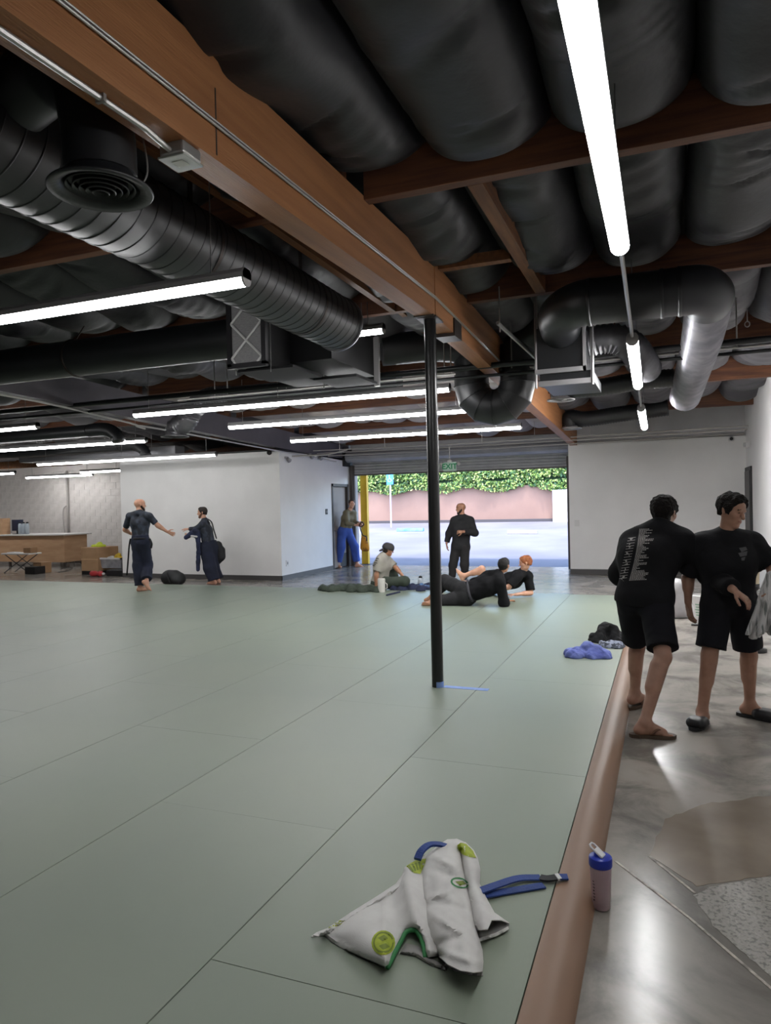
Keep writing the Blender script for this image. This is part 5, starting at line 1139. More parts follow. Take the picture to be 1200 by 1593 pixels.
def make_person(J, label, skinm, s=1., vox=.011, group=None, hands=None, foot_toes=True, face=True, hairm=None, hair=None, beard=None, base=None):
    """J: joints in world space. Returns the Empty and the tables the clothes are cut from."""
    B = Body(); B.J = J; B.s = s; B.vox = vox
    root = empty('person', base if base is not None else (J['pel'][0], J['pel'][1], min(J['ankA'][2], J['ankB'][2])-.08), label, 'person', group); B.root = root
    pel, neck = J['pel'], J['neck']; B.up = nrm(neck-pel); shv = nrm(J['shB']-J['shA']); hv = nrm(J.get('hv', shv)); B.shv, B.hv = shv, hv
    chest = J.get('chest', lerp(pel, neck, .62)); B.chest = chest
    fw = J.get('fwd', np.cross(B.up, shv)); fw = nrm(fw-B.up*(fw@B.up)); B.fw = fw
    hipA, hipB = pel-hv*.09*s-B.up*.02, pel+hv*.09*s-B.up*.02; B.hipA, B.hipB = hipA, hipB
    upc = nrm(neck-chest)
    T = [cone(pel-hv*.07*s, pel+hv*.07*s, .105*s)]
    for q in (-1, 1):
        T.append(cone(pel+hv*q*.06*s, chest+shv*q*.075*s, .093*s, .105*s)); T.append(cone(chest+shv*q*.08*s, neck-upc*.075*s+shv*q*.10*s, .102*s, .062*s))
    T += [cone(chest-shv*.07*s, chest+shv*.07*s, .108*s), cone(J['shA'], neck-upc*.01*s, .056*s, .05*s), cone(J['shB'], neck-upc*.01*s, .056*s, .05*s)]
    B.torso = T
    B.arm = {}; B.leg = {}; allp = list(T)
    hc = J['head']; hf, hu = J['face'], J.get('hup', V3(0, 0, 1))
    allp.append(cone(neck-upc*.02*s, hc-nrm(hu)*.05*s-nrm(hf)*.012*s, .058*s, .053*s)); allp += head_prims(hc, hf, hu, s)
    for q in 'AB':
        sh, el, wr = J['sh'+q], J['el'+q], J['wr'+q]
        U = [cone(sh, el, .053*s, .04*s), cone(sh, lerp(sh, el, .5), .05*s, .047*s)]; Lw = [cone(el, wr, .041*s, .0275*s), cone(lerp(el, wr, .12), lerp(el, wr, .4), .043*s, .039*s)]
        B.arm[q] = (U, Lw); allp += U+Lw
        hd, hn, curl, th = J['hand'+q]; allp += hand_prims(wr+nrm(hd)*.015*s, hd, hn, s, curl, th, fr=.0088 if vox < .009 else .0105)
        hip, kn, an = (hipA if q == 'A' else hipB), J['kn'+q], J['ank'+q]; fd = J['ft'+q]
        U = [cone(hip, kn, .088*s, .056*s), cone(lerp(hip, kn, .1), lerp(hip, kn, .5), .09*s, .078*s)]
        back = -nrm(J.get('cb'+q, fd)); Lw = [cone(kn, an, .055*s, .036*s), cone(lerp(kn, an, .14)+back*.022*s, lerp(kn, an, .46)+back*.02*s, .052*s, .046*s)]
        B.leg[q] = (U, Lw); allp += U+Lw+foot_prims(an, fd, s, J.get('fu'+q, (0, 0, 1)), foot_toes, J.get('fs'+q, 1))
    B.fl = [(V3(0, 0, root.location[2]+.002 if base is None else base[2]), -UPZ)] if J.get('ground') is None else [(V3(0, 0, J['ground']+.002), -UPZ)]
    V, Q = mesh_sdf(allp, vox, k=.028*s, cuts=B.fl if J.get('ground') is not None else ()); B.body = fast_mesh('body', V, Q, skinm, root)
    f = nrm(hf); u = nrm(np.array(hu, float)-f*(np.array(hu)@f)); r = np.cross(f, u)
    if face:
        for q in (-1, 1):
            e = MB().ell(hc+f*.081*s+u*.006*s+r*q*.031*s, .0085*s, 12).build('eye', M_EYEW, B.body, smooth=True)
            MB().ell(hc+f*.086*s+u*.006*s+r*q*.031*s, .0062*s, 10).build('pupil', M_EYE, B.body, smooth=True)
            MB().sweep([hc+f*.094*s+u*.026*s+r*q*.012*s, hc+f*.094*s+u*.031*s+r*q*.03*s, hc+f*.082*s+u*.026*s+r*q*.048*s], .0042*s, 6).build('eyebrow', hairm or M_EYE, B.body, smooth=True)
        MB().sweep([hc+f*.090*s-u*.0595*s-r*.02*s, hc+f*.0965*s-u*.0595*s, hc+f*.090*s-u*.0595*s+r*.02*s], .0038*s, 6).build('mouth', M_LIP, B.body, smooth=True)
    if hair:
        V, Q = mesh_sdf(hair_prims(hc, f, u, s, hair.get('puff', .012), hair.get('front', .045), hair.get('nape', .05))+hair.get('extra', []), min(vox, .009), k=.02, noise=hair.get('noise'))
        fast_mesh('hair', V, Q, hairm, root)
    if beard:
        P = [cone(hc-u*.062*s+f*.04*s, hc-u*.1*s+f*.068*s, .05*s, .03*s), cone(hc-u*.03*s+f*.02*s+r*.055*s, hc-u*.07*s+f*.045*s+r*.035*s, .022*s), cone(hc-u*.03*s+f*.02*s-r*.055*s, hc-u*.07*s+f*.045*s-r*.035*s, .022*s)]
        V, Q = mesh_sdf(P, .008, k=.02, carve=[cone(hc-u*.058*s+f*.1*s-r*.02*s, hc-u*.058*s+f*.1*s+r*.02*s, .014*s)]); fast_mesh('beard', V, Q, beard, root)
    return B
def grow(p, d, d2=None, **kw):
    q = dict(p); q['r1'] = p['r1']+d; q['r2'] = p['r2']+(d if d2 is None else d2); q.update(kw); return q
def garment(B, name, mat, torso=True, arms=0., legs=0., d=.016, flare=0., hem=None, waist=None, noise=(.005, 22), extra=(), k=.04, vox=None, label=None, seed=3, legd=None, pelvis=False, hemdir=None):
    """arms / legs: how far down the limb the cloth reaches (0..2, 1 = elbow or knee)"""
    P = []; s = B.s
    if torso: P += [grow(p, d) for p in B.torso]
    if pelvis:
        P += [grow(B.torso[0], d+.004)]+[cone(B.J['pel']+B.hv*q*.055*s, lerp(B.J['pel'], B.chest, .45)+B.hv*q*.06*s, .1*s+d, .095*s+d) for q in (-1, 1)]
    def limb(a, b, c, r0, r1, r2, t, dd):
        o = []
        e1 = min(t, 1.); p1 = lerp(a, b, e1); rr = r0+(r1-r0)*e1; ax = nrm(b-a)
        o.append(cone(a, lerp(a, b, e1) if t > 1 else p1, r0+dd, rr+dd+flare*e1, cut=[] if t > 1 else [(p1, ax)]))
        if t > 1:
            p2 = lerp(b, c, t-1); ax2 = nrm(c-b); o.append(cone(b, p2, r1+dd+flare, r1+(r2-r1)*(t-1)+dd+flare*1.1, cut=[(p2, ax2)]))
        return o
    for q in 'AB':
        ta = arms[q] if isinstance(arms, dict) else arms; tl = legs[q] if isinstance(legs, dict) else legs
        if ta > 0: P += limb(B.J['sh'+q], B.J['el'+q], B.J['wr'+q], .055*s, .045*s, .032*s, ta, d)
        if tl > 0: P += limb(B.hipA if q == 'A' else B.hipB, B.J['kn'+q], B.J['ank'+q], .09*s, .066*s, .05*s, tl, legd or d)
    P += list(extra)
    cuts = list(B.fl) if B.J.get('ground') is not None else []
    if hem is not None: cuts.append((B.J['pel']+B.up*hem, -(hemdir if hemdir is not None else B.up)))
    if waist is not None: cuts.append((B.J['pel']+B.up*waist, B.up))
    V, Q = mesh_sdf(P, vox or B.vox, k=k*s, noise=[(noise[0], noise[1], seed), (noise[0]*.5, noise[1]*2.1, seed+7)] if noise else None, cuts=cuts)
    return fast_mesh(name, V, Q, mat, B.root, label=label)
def A_(px, py, Y): return at(px, py, Y=Y)
UPZ = V3(0, 0, 1)
M_BLK = pm('black_jersey', '#141416', .9, c2='#18181b', scale=6, bump=.25, bscale=50, spec=.2)
M_BLK2 = pm('black_shorts_cloth', '#121216', .85, c2='#17171d', scale=6, spec=.2)
M_HAIRB = pm('black_curly_hair', '#100d0c', .8, c2='#1c1714', scale=40, bump=1., bscale=90, spec=.2)
M_PRINT = pm('pale_shirt_print', '#8f8d8b', .8)
UPZ = V3(0, 0, 1)

# ---- man bending at right, back to the camera
def J8():
    J = {}
    J['pel'] = A_(1003, 931, 5.78); J['neck'] = A_(1027, 824, 5.98); J['head'] = A_(1034, 799, 6.06); J['face'] = V3(.42, .86, -.12); J['hup'] = V3(.02, .12, 1)
    J['chest'] = A_(1010, 868, 5.92)
    J['shA'] = A_(984, 845, 6.02); J['shB'] = A_(1062, 842, 5.92); J['hv'] = V3(.95, -.3, 0)
    J['elA'] = A_(964, 893, 6.12); J['wrA'] = A_(1003, 915, 6.30); J['handA'] = (V3(.8, .5, -.1), V3(0, 0, -1), .4, 1)
    J['elB'] = A_(1103, 893, 6.0); J['wrB'] = A_(1141, 917, 5.62); J['handB'] = (V3(.75, -.25, -.62), V3(-.3, .2, -.75), .3, -1)
    J['ankA'] = A_(988, 1084, 6.02); J['ankB'] = A_(1003, 1128, 5.30); J['ankB'][2] = .1; J['ankA'][2] = .12
    J['knA'] = A_(992, 1006, 6.02); J['knB'] = A_(1032, 1022, 5.5)
    J['ftA'] = V3(.55, .8, -.08); J['ftB'] = V3(.97, .2, -.05); J['cbB'] = V3(.9, .4, 0); J['cbA'] = V3(.5, .8, 0)
    return J
p8 = make_person(J8(), 'man in black sweatshirt and shorts seen from behind, leaning in at right', SK_BR, 1.02, .0065, 'two men talking at right', face=False, hairm=M_HAIRB, hair=dict(puff=.026, front=.05, nape=.02, noise=[(.009, 75, 3), (.005, 150, 5)]))
sw = garment(p8, 'sweatshirt', M_BLK, arms={'A': 1.9, 'B': 1.93}, d=.035, hem=-.04, noise=(.007, 17), k=.06, seed=5, vox=.008, hemdir=nrm(V3(.05, -.15, 1)))
garment(p8, 'shorts', M_BLK2, torso=False, pelvis=True, legs=.86, d=.02, legd=.026, flare=.016, waist=.12, noise=(.006, 16), seed=8, vox=.008)
t8 = bvh_of([sw])
def c1(x, y): return (930+x/3.885, 750+y/3.885)
rows = []; rr = random.Random(4)
for i in range(40):
    t = i/40; x0, y0 = 250+(185-250)*t+8*math.sin(t*3), 285+(600-285)*t
    w = rr.choice([50, 65, 85, 40, 72, 105])*(1-.3*t) if i < 33 else rr.choice([100, 115, 90])*.95
    x = x0+4
    while x < x0+w:
        g = rr.uniform(5, 13); rows.append([c1(x, y0-(x-x0)*.05), c1(min(x+g, x0+w), y0-(x+g-x0)*.05), c1(min(x+g, x0+w), y0+5.2-(x+g-x0)*.05), c1(x, y0+5.2-(x-x0)*.05)]); x += g+2.5
print_on(t8, 'back_print_list', rows, M_PRINT, sw, .004, sub=1.2)
big = []
for i in range(16):
    t = i/16; x0, y0 = 186+(130-186)*t, 340+(600-340)*t
    big.append([c1(x0, y0), c1(x0+46, y0-6), c1(x0+46, y0-3), c1(x0, y0+3)])
    if i % 3 != 1: big.append([c1(x0+rr.uniform(4, 30), y0+2), c1(x0+rr.uniform(6, 34), y0), c1(x0+rr.uniform(6, 34), y0+15), c1(x0+rr.uniform(2, 28), y0+16)])
print_on(t8, 'back_print_word', big, M_PRINT, sw, .004, sub=1.2)
def sandal(B, q, colS, colT, kind, d, zf=0.):
    an = B.J['ank'+q]; s = B.s; d = nrm(V3(d[0], d[1], 0)); t = np.cross(d, UPZ); c = V3(an[0], an[1], zf)
    out = [(-.09, -.02), (-.098, .0), (-.09, .022), (-.04, .036), (.03, .034), (.1, .046), (.15, .046), (.185, .03), (.2, .004), (.19, -.02), (.15, -.042), (.1, -.046), (.03, -.036), (-.04, -.034)]
    n = len(out); V = [c+d*(a*s*1.04)+t*(b*s*1.08)+UPZ*z for z in (.002, .026) for a, b in out]
    r = MB().add(V, [tuple(range(n))[::-1], tuple(range(n, 2*n))]+[(i, (i+1) % n, n+(i+1) % n, n+i) for i in range(n)]).build('sandal', colS, B.root)
    if kind == 'thong':
        for sg in (-1, 1): MB().sweep(ncatmull([c+d*.125*s+UPZ*.03, c+d*.085*s+t*sg*.025*s+UPZ*.068, c+d*.03*s+t*sg*.044*s+UPZ*.035], 5), .012, 8, ry=.5).build('strap', colT, r, smooth=True)
    else:
        P = [cone(c+d*(.06+.022*i)*s-t*.03*s+UPZ*.045, c+d*(.06+.022*i)*s+t*.03*s+UPZ*.045, .036*s, cut=[(c+UPZ*.012, -UPZ)]) for i in range(5)]
        V, Q = mesh_sdf(P, .007, k=.02); fast_mesh('strap', V, Q, colT, r)
M_SND = pm('brown_sandal_sole', '#4a3a2d', .7); M_STR = pm('brown_strap', '#5b3a26', .6); M_SLD = pm('black_slide_foam', '#18191c', .45)
sandal(p8, 'A', M_SND, M_STR, 'thong', (.55, .8, 0)); sandal(p8, 'B', M_SND, M_STR, 'thong', (.97, .2, 0))

# ---- man at far right facing the camera
def J9():
    J = {}
    J['pel'] = A_(1135, 940, 5.92); J['neck'] = A_(1130, 832, 5.90); J['head'] = A_(1138, 795, 5.87); J['face'] = V3(.74, -.64, -.24); J['hup'] = V3(.1, 0, 1)
    J['shA'] = A_(1090, 845, 5.92); J['shB'] = A_(1172, 845, 6.0); J['hv'] = V3(1, .15, 0); J['fwd'] = V3(.1, -1, 0)
    J['elA'] = A_(1071, 898, 6.02); J['wrA'] = A_(1071, 937, 5.95); J['handA'] = (V3(.12, -.1, -1), V3(.9, .4, 0), .28, -1)
    J['elB'] = A_(1204, 884, 5.95); J['wrB'] = A_(1204, 905, 5.72); J['handB'] = (V3(-.25, -.5, -.8), V3(-.6, .3, -.4), .5, 1)
    J['knA'] = A_(1104, 1020, 5.82); J['ankA'] = A_(1093, 1104, 5.72); J['knB'] = A_(1166, 1020, 6.0); J['ankB'] = A_(1167, 1098, 6.02)
    J['ankA'][2] = .1; J['ankB'][2] = .1
    J['ftA'] = V3(-.35, -.93, -.1); J['ftB'] = V3(.9, -.42, -.1); J['cbB'] = V3(.5, -.8, 0); return J
p9 = make_person(J9(), 'man in black t-shirt and shorts facing the camera at the right edge', SK_BR2, .99, .0065, 'two men talking at right', hairm=M_HAIRB, hair=dict(puff=.022, front=.045, nape=-.01, noise=[(.009, 75, 13), (.005, 150, 15)]))
ts = garment(p9, 't_shirt', M_BLK, arms=.88, d=.024, flare=.016, hem=-.10, noise=(.006, 18), k=.05, seed=15, vox=.008)
garment(p9, 'shorts', M_BLK2, torso=False, pelvis=True, legs=.84, d=.018, legd=.022, flare=.018, waist=.1, noise=(.006, 16), seed=18, vox=.008)
t9 = bvh_of([ts])
print_on(t9, 'chest_emblem', [[c1(855, 400), c1(895, 392), c1(905, 410), c1(870, 425)], [c1(850, 430), c1(905, 418), c1(900, 445), c1(862, 452)], [c1(868, 458), c1(893, 452), c1(886, 474), c1(870, 474)]], pm('grey_emblem_print', '#4a4a4c', .8), ts, .004, sub=1.2)
sandal(p9, 'A', M_SLD, M_SLD, 'slide', (-.35, -.93, 0)); sandal(p9, 'B', M_SLD, M_SLD, 'slide', (.9, -.42, 0))
# towel held at the right edge
M_TOW = pm('grey_striped_towel', '#c2c0c0', .95, c2='#6a6e6c', scale=9, stretch=(5, 5, .5), contrast=(.5, .62), bump=.3, bscale=90)
wB = p9.J['wrB']; tt = A_(1196, 892, 5.68)
P = []
for i in range(15):
    t = i/14; top = tt+V3(.0+.006*i, 0, -.01); bot = A_(1158+t*75, 1000-6*abs(t-.5), 5.66+.05*math.sin(i*2.1)); bot[2] += .02*math.sin(i*1.7)
    bot = A_(1164+t*72, 988+6*math.sin(i*.9), 5.66+.055*math.sin(i*1.25)); P.append(cone(top, bot, .014, .019, cut=[(bot, V3(0, 0, -1))]))
blob('hanging_towel', P, .008, M_TOW, None, 'grey striped towel hanging from the hand at the right edge', 'towel', k=.028, noise=[(.004, 34, 4)])

# ---- bald man walking away
M_RASH = pm('dark_rashguard', '#22262f', .8, c2='#3a4150', scale=9, contrast=(.42, .62)); M_NAVP = pm('navy_gi_trousers', '#1a1e2e', .9, c2='#20253a', scale=5, bump=.3, bscale=40)
def J1():
    Y = 11.45; J = {}
    J['pel'] = A_(219, 843, Y); J['neck'] = A_(217, 796.5, Y); J['head'] = A_(217.5, 785.5, Y+.03); J['face'] = V3(.62, .76, 0)
    J['shA'] = A_(202, 803, Y); J['shB'] = A_(232, 803, Y); J['elA'] = A_(194.5, 824, Y+.1); J['wrA'] = A_(203, 830, Y+.28); J['handA'] = (V3(.9, .3, 0), V3(0, -1, 0), .5, 1)
    J['elB'] = A_(245, 817, Y+.1); J['wrB'] = A_(260, 827, Y+.2); J['handB'] = (V3(.85, .1, -.35), V3(-.3, .8, .3), .15, 1)
    J['knA'] = A_(216, 880, Y+.02); J['ankA'] = A_(218, 912, Y-.02); J['ankA'][2] = MATZ+.085; J['knB'] = A_(229, 879, Y+.12); J['ankB'] = A_(228, 905, Y-.12)
    J['ftA'] = V3(.45, .9, 0); J['ftB'] = V3(.35, .45, -.8); J['fuB'] = V3(0, .8, .5); J['hv'] = V3(.93, -.3, 0); return J
p1 = make_person(J1(), 'bald bearded man in navy trousers seen from behind, reaching out a hand', SK_LT, 1.05, .011, 'two men greeting by the partition', face=False, beard=pm('dark_beard', '#2a1f1b', .8))
rs = garment(p1, 'rashguard', M_RASH, arms=.8, d=.012, hem=-.02, noise=(.002, 20), k=.035, seed=25)
garment(p1, 'trousers', M_NAVP, torso=False, pelvis=True, legs={'A': 1.93, 'B': 1.86}, d=.028, legd=.036, flare=.012, waist=.14, noise=(.009, 14), seed=28)
def belt(B, h, mat, r=.135, tails=()):
    c = B.J['pel']+B.up*h; V = [c+B.hv*math.cos(a)*(r+.05)+B.fw*math.sin(a)*(r+.012) for a in np.linspace(0, 2*math.pi, 28)]
    o = MB().sweep(V, .02, 8, cap=False).build('belt', mat, B.root, smooth=True)
    for tl in tails: MB().sweep(ncatmull(tl, 5), .022, 8, ry=.45).build('belt_tail', mat, o, smooth=True)
M_BBELT = pm('black_belt_cotton', '#111114', .85)
belt(p1, .07, M_BBELT, .135, [[A_(203, 838, 11.4), A_(201, 850, 11.4), A_(199.5, 870, 11.42), A_(197.5, 895, 11.45)], [A_(233, 838, 11.4), A_(236, 846, 11.35), A_(235, 853, 11.35)]])
# ---- man with backpack facing him
def J2():
    Y = 13.25; J = {}
    J['pel'] = A_(326, 853, Y); J['neck'] = A_(318, 808, Y); J['head'] = A_(315, 797.5, Y-.02); J['face'] = V3(-.86, -.5, -.05)
    J['shA'] = A_(311, 815, Y-.02); J['shB'] = A_(326, 815, Y+.1); J['fwd'] = V3(-.9, -.3, 0)
    J['shA'] = A_(315, 815, Y-.17); J['shB'] = A_(322, 815, Y+.2)
    J['elA'] = A_(305, 823, Y-.2); J['wrA'] = A_(293.5, 823, Y-.22); J['handA'] = (V3(-1, -.05, .02), V3(0, .3, -1), .12, 1)
    J['elB'] = A_(312, 832, Y+.1); J['wrB'] = A_(297, 832, Y+.05); J['handB'] = (V3(-1, 0, -.1), V3(0, 0, 1), .6, 1)
    J['knA'] = A_(327, 884, Y-.1); J['knB'] = A_(331, 884, Y+.1); J['ankA'] = A_(333, 908, Y-.1); J['ankB'] = A_(339, 908, Y+.12); J['ankA'][2] = J['ankB'][2] = .085
    J['ftA'] = V3(-.95, -.3, 0); J['ftB'] = V3(-.95, -.2, 0); J['hv'] = V3(.35, .93, 0); return J
p2 = make_person(J2(), 'dark-haired man with a shoulder bag pointing left before the white partition', SK_LT, .98, .011, 'two men greeting by the partition', hairm=pm('dark_brown_hair', '#221812', .7), hair=dict(puff=.012, front=.045, nape=.0), beard=pm('stubble', '#6b4a3c', .8))
garment(p2, 'rashguard', M_RASH, arms=1.9, d=.012, hem=-.02, noise=(.002, 20), k=.035, seed=35)
garment(p2, 'trousers', M_NAVP, torso=False, pelvis=True, legs=1.97, d=.035, legd=.05, flare=.03, waist=.16, noise=(.01, 12), seed=38)
bgk = empty('shoulder_bag', A_(345, 876, 13.4), 'black shoulder bag on the back of the dark-haired man', 'bag')
blob('bag_body', [cone(A_(339, 848, 13.42), A_(338, 871, 13.42), .09, .11), cone(A_(344, 856, 13.42), A_(344, 866, 13.42), .09, .1)], .012, pm('black_bag_nylon', '#16171c', .7), bgk, k=.06, noise=[(.006, 14, 2)])
MB().sweep(ncatmull([A_(321, 806, 13.3), A_(329, 812, 13.3), A_(333, 825, 13.36), A_(337, 838, 13.4)], 6), .022, 8, ry=.5).build('strap', M_DARK, bgk, smooth=True)
P = [cone(A_(303, 826, 13.0), A_(290, 836, 13.0), .06, .05), cone(A_(298, 830, 13.0), A_(308, 834, 13.05), .06), cone(A_(308, 828, 13.02), A_(309, 860, 13.02), .055, .045), cone(A_(309, 860, 13.02), A_(308, 886, 13.02), .05, .04)]
blob('held_jacket', P, .011, M_NAVY, None, 'dark folded jacket hanging over the arm of the dark-haired man', 'jacket', k=.04, noise=[(.01, 20, 9)])
blob('white_lapel', [cone(A_(298, 834, 12.93), A_(306, 835, 12.95), .022)], .009, pm('white_lapel_cloth', '#b9b8b6', .9), bpy.data.objects['held_jacket'], k=.02)

# ---- man by the side door holding an orange strap
M_KHA = pm('khaki_rashguard', '#7d745c', .8, c2='#6b634d', scale=8); M_BLUP = pm('royal_blue_gi', '#3a57a8', .85, c2='#334d98', scale=6, bump=.3, bscale=40)
def J3():
    Y = 17.3; J = {}
    J['pel'] = A_(537, 827, Y); J['neck'] = A_(544, 794, Y); J['head'] = A_(547.5, 784, Y-.02); J['face'] = V3(.55, -.83, 0)
    J['shA'] = A_(538, 798, Y-.12); J['shB'] = A_(551, 798, Y+.15); J['fwd'] = V3(.85, -.5, 0)
    J['elA'] = A_(541, 814, Y-.18); J['wrA'] = A_(554, 817, Y-.15); J['handA'] = (V3(1, 0, -.05), V3(0, 1, .2), .5, 1)
    J['elB'] = A_(553, 812, Y+.1); J['wrB'] = A_(559, 815, Y-.05); J['handB'] = (V3(.9, -.3, -.05), V3(0, -.6, -.5), .6, 1)
    J['knA'] = A_(531, 851, Y-.1); J['ankA'] = A_(525.5, 877, Y-.06); J['knB'] = A_(552, 852, Y+.15); J['ankB'] = A_(556, 875, Y+.2); J['ankA'][2] = J['ankB'][2] = .085
    J['ftA'] = V3(.8, -.35, 0); J['ftB'] = V3(.9, .1, 0); J['hv'] = V3(.6, .8, 0); return J
p3 = make_person(J3(), 'barefoot man in khaki top and blue trousers at the side door', SK_PK, 1.0, .012, None, hairm=pm('brown_hair', '#3a271c', .7), hair=dict(puff=.010, front=.05, nape=.0))
garment(p3, 'rashguard', M_KHA, arms=1.85, d=.011, hem=-.0, noise=(.002, 20), k=.035, seed=45)
garment(p3, 'trousers', M_BLUP, torso=False, pelvis=True, legs=1.82, d=.026, legd=.032, flare=.012, waist=.12, noise=(.009, 13), seed=48)
orb = empty('orange_bag', A_(567, 858, 17.15), 'orange and black drawstring bag dangling from the barefoot man\'s hands', 'bag')
M_ORG = pm('orange_nylon', '#c98a1f', .7, c2='#8a5a18', scale=10, contrast=(.5, .62))
blob('bag_body', [cone(A_(566, 838, 17.15), A_(567, 852, 17.15), .07, .1), cone(A_(570, 845, 17.15), A_(571, 854, 17.15), .06, .07)], .011, M_ORG, orb, k=.04, noise=[(.008, 18, 4)])
MB().sweep(ncatmull([A_(560, 818, 17.15), A_(562, 826, 17.15), A_(565, 833, 17.15), A_(570, 835, 17.15), A_(571, 842, 17.15)], 6), .016, 8).build('cord', M_DARK, orb, smooth=True)
MB().sweep(ncatmull([A_(559, 818, 17.12), A_(563, 812, 17.12), A_(566, 816, 17.12), A_(562, 820, 17.12)], 6), .02, 8).build('handle', M_STR, orb, smooth=True)

# ---- standing man in black by the opening
def J5():
    Y = 14.6; J = {}
    J['pel'] = A_(717, 850, Y); J['neck'] = A_(720, 804, Y); J['head'] = A_(717.5, 791, Y-.02); J['face'] = V3(-.8, -.6, -.05)
    J['shA'] = A_(707, 810, Y-.02); J['shB'] = A_(732, 810, Y+.02); J['fwd'] = V3(-.3, -.95, 0)
    J['elA'] = A_(699, 830, Y); J['wrA'] = A_(695, 845, Y-.05); J['handA'] = (V3(.1, -.1, -1), V3(.8, .3, 0), .3, -1)
    J['elB'] = A_(739, 829, Y-.05); J['wrB'] = A_(721, 827, Y-.28); J['handB'] = (V3(-1, -.1, -.05), V3(0, .8, -.4), .75, 1)
    J['knA'] = A_(705, 879, Y-.02); J['ankA'] = A_(704, 901, Y); J['knB'] = A_(723, 879, Y); J['ankB'] = A_(724, 902, Y+.02); J['ankA'][2] = J['ankB'][2] = .085
    J['ftA'] = V3(-.45, -.9, 0); J['ftB'] = V3(.1, -1, 0); return J
p5 = make_person(J5(), 'bald man in a black overshirt standing before the bright opening', SK_TN, 1.0, .011, None, beard=pm('dark_beard', '#2a1f1b'), foot_toes=False)
garment(p5, 'overshirt', pm('black_canvas', '#1b1b1d', .85, c2='#222225', scale=6), arms=1.9, d=.026, hem=-.09, noise=(.006, 18), k=.05, seed=55)
garment(p5, 'trousers', pm('charcoal_trousers', '#262425', .85), torso=False, pelvis=True, legs=1.96, d=.02, legd=.024, waist=.06, noise=(.006, 18), seed=58)
for q in 'AB':
    V, Q = mesh_sdf([grow(p, .008) for p in foot_prims(p5.J['ank'+q], p5.J['ft'+q], 1., toes=False)], .011, k=.02, cuts=[(p5.J['ank'+q]+UPZ*.03, UPZ), (V3(0, 0, .003), -UPZ)]); fast_mesh('shoe', V, Q, M_DARK, p5.root)

# ---- seated man with cap
M_GTEE = pm('pale_grey_tee', '#a7a399', .9, c2='#9c988f', scale=6); M_OLP = pm('olive_trousers', '#434c42', .9, c2='#3a423a', scale=6)
def J4():
    Y = 12.75; J = {'ground': MATZ}
    J['pel'] = A_(591, 907, Y); J['pel'][2] = MATZ+.13; J['neck'] = A_(597, 864, Y-.02); J['head'] = A_(604, 855, Y-.0); J['face'] = V3(.85, .45, -.25)
    J['shA'] = A_(592, 873, Y-.17); J['shB'] = A_(603, 872, Y+.17); J['fwd'] = V3(.9, .1, 0)
    J['elA'] = A_(586, 894, Y-.22); J['wrA'] = A_(585.5, 914, Y-.2); J['wrA'][2] = MATZ+.05; J['handA'] = (V3(-.5, -.8, -.1), V3(0, 0, -1), .1, 1)
    J['elB'] = A_(617, 884, Y+.15); J['wrB'] = A_(627, 896, Y+.05); J['handB'] = (V3(.6, 0, -.7), V3(-.6, 0, -.5), .3, 1)
    J['knA'] = A_(630, 904, Y-.15); J['ankA'] = A_(612, 914, Y+.05); J['ankA'][2] = MATZ+.07
    J['knB'] = A_(611, 887, Y+.3); J['ankB'] = A_(617, 909, Y+.35); J['ankB'][2] = MATZ+.08; J['ftA'] = V3(-.2, .9, 0); J['ftB'] = V3(.9, .2, 0); J['hv'] = V3(.25, .95, 0); return J
p4 = make_person(J4(), 'man in grey tee and backwards cap sitting on the mat', SK_TN, .98, .011, None, face=False, hairm=pm('dark_brown_hair', '#221812'), hair=dict(puff=.008, front=.03, nape=.06))
tee = garment(p4, 't_shirt', M_GTEE, arms=.75, d=.03, flare=.006, hem=-.08, noise=(.004, 18), k=.05, seed=65)
garment(p4, 'trousers', M_OLP, torso=False, pelvis=True, legs=1.9, d=.018, legd=.028, waist=None, noise=(.007, 15), seed=68)
hc = p4.J['head']; f = nrm(p4.J['face']); u = nrm(UPZ-f*f[2])
V, Q = mesh_sdf([cone(hc+u*.036-f*.026, hc+u*.04+f*.022, .1, .094, cut=[(hc+u*.0, nrm(-u-f*.1))])], .010, k=.02); cp = fast_mesh('cap', V, Q, pm('charcoal_cap', '#3a393b', .8), p4.root)
V, Q = mesh_sdf([cone(hc-f*.1-u*.02+np.cross(f, u)*q, hc-f*.15-u*.055+np.cross(f, u)*q*.7, .02, .012) for q in (-.05, -.025, 0, .025, .05)], .009, k=.02); fast_mesh('cap_brim', V, Q, pm('charcoal_cap', '#3a393b'), cp)
tb4 = bvh_of([tee]); c3 = lambda x, y: (500+x/7.964, 740+y/7.964)
print_on(tb4, 'back_print', [[c3(x, y), c3(x+26, y+6), c3(x+24, y+14), c3(x-2, y+8)] for x, y in ((662, 1005), (668, 1022), (672, 1045), (645, 1070), (652, 1090), (640, 1105), (672, 1075), (690, 1020))], pm('black_print', '#26262a', .8), tee, .004, sub=1.)

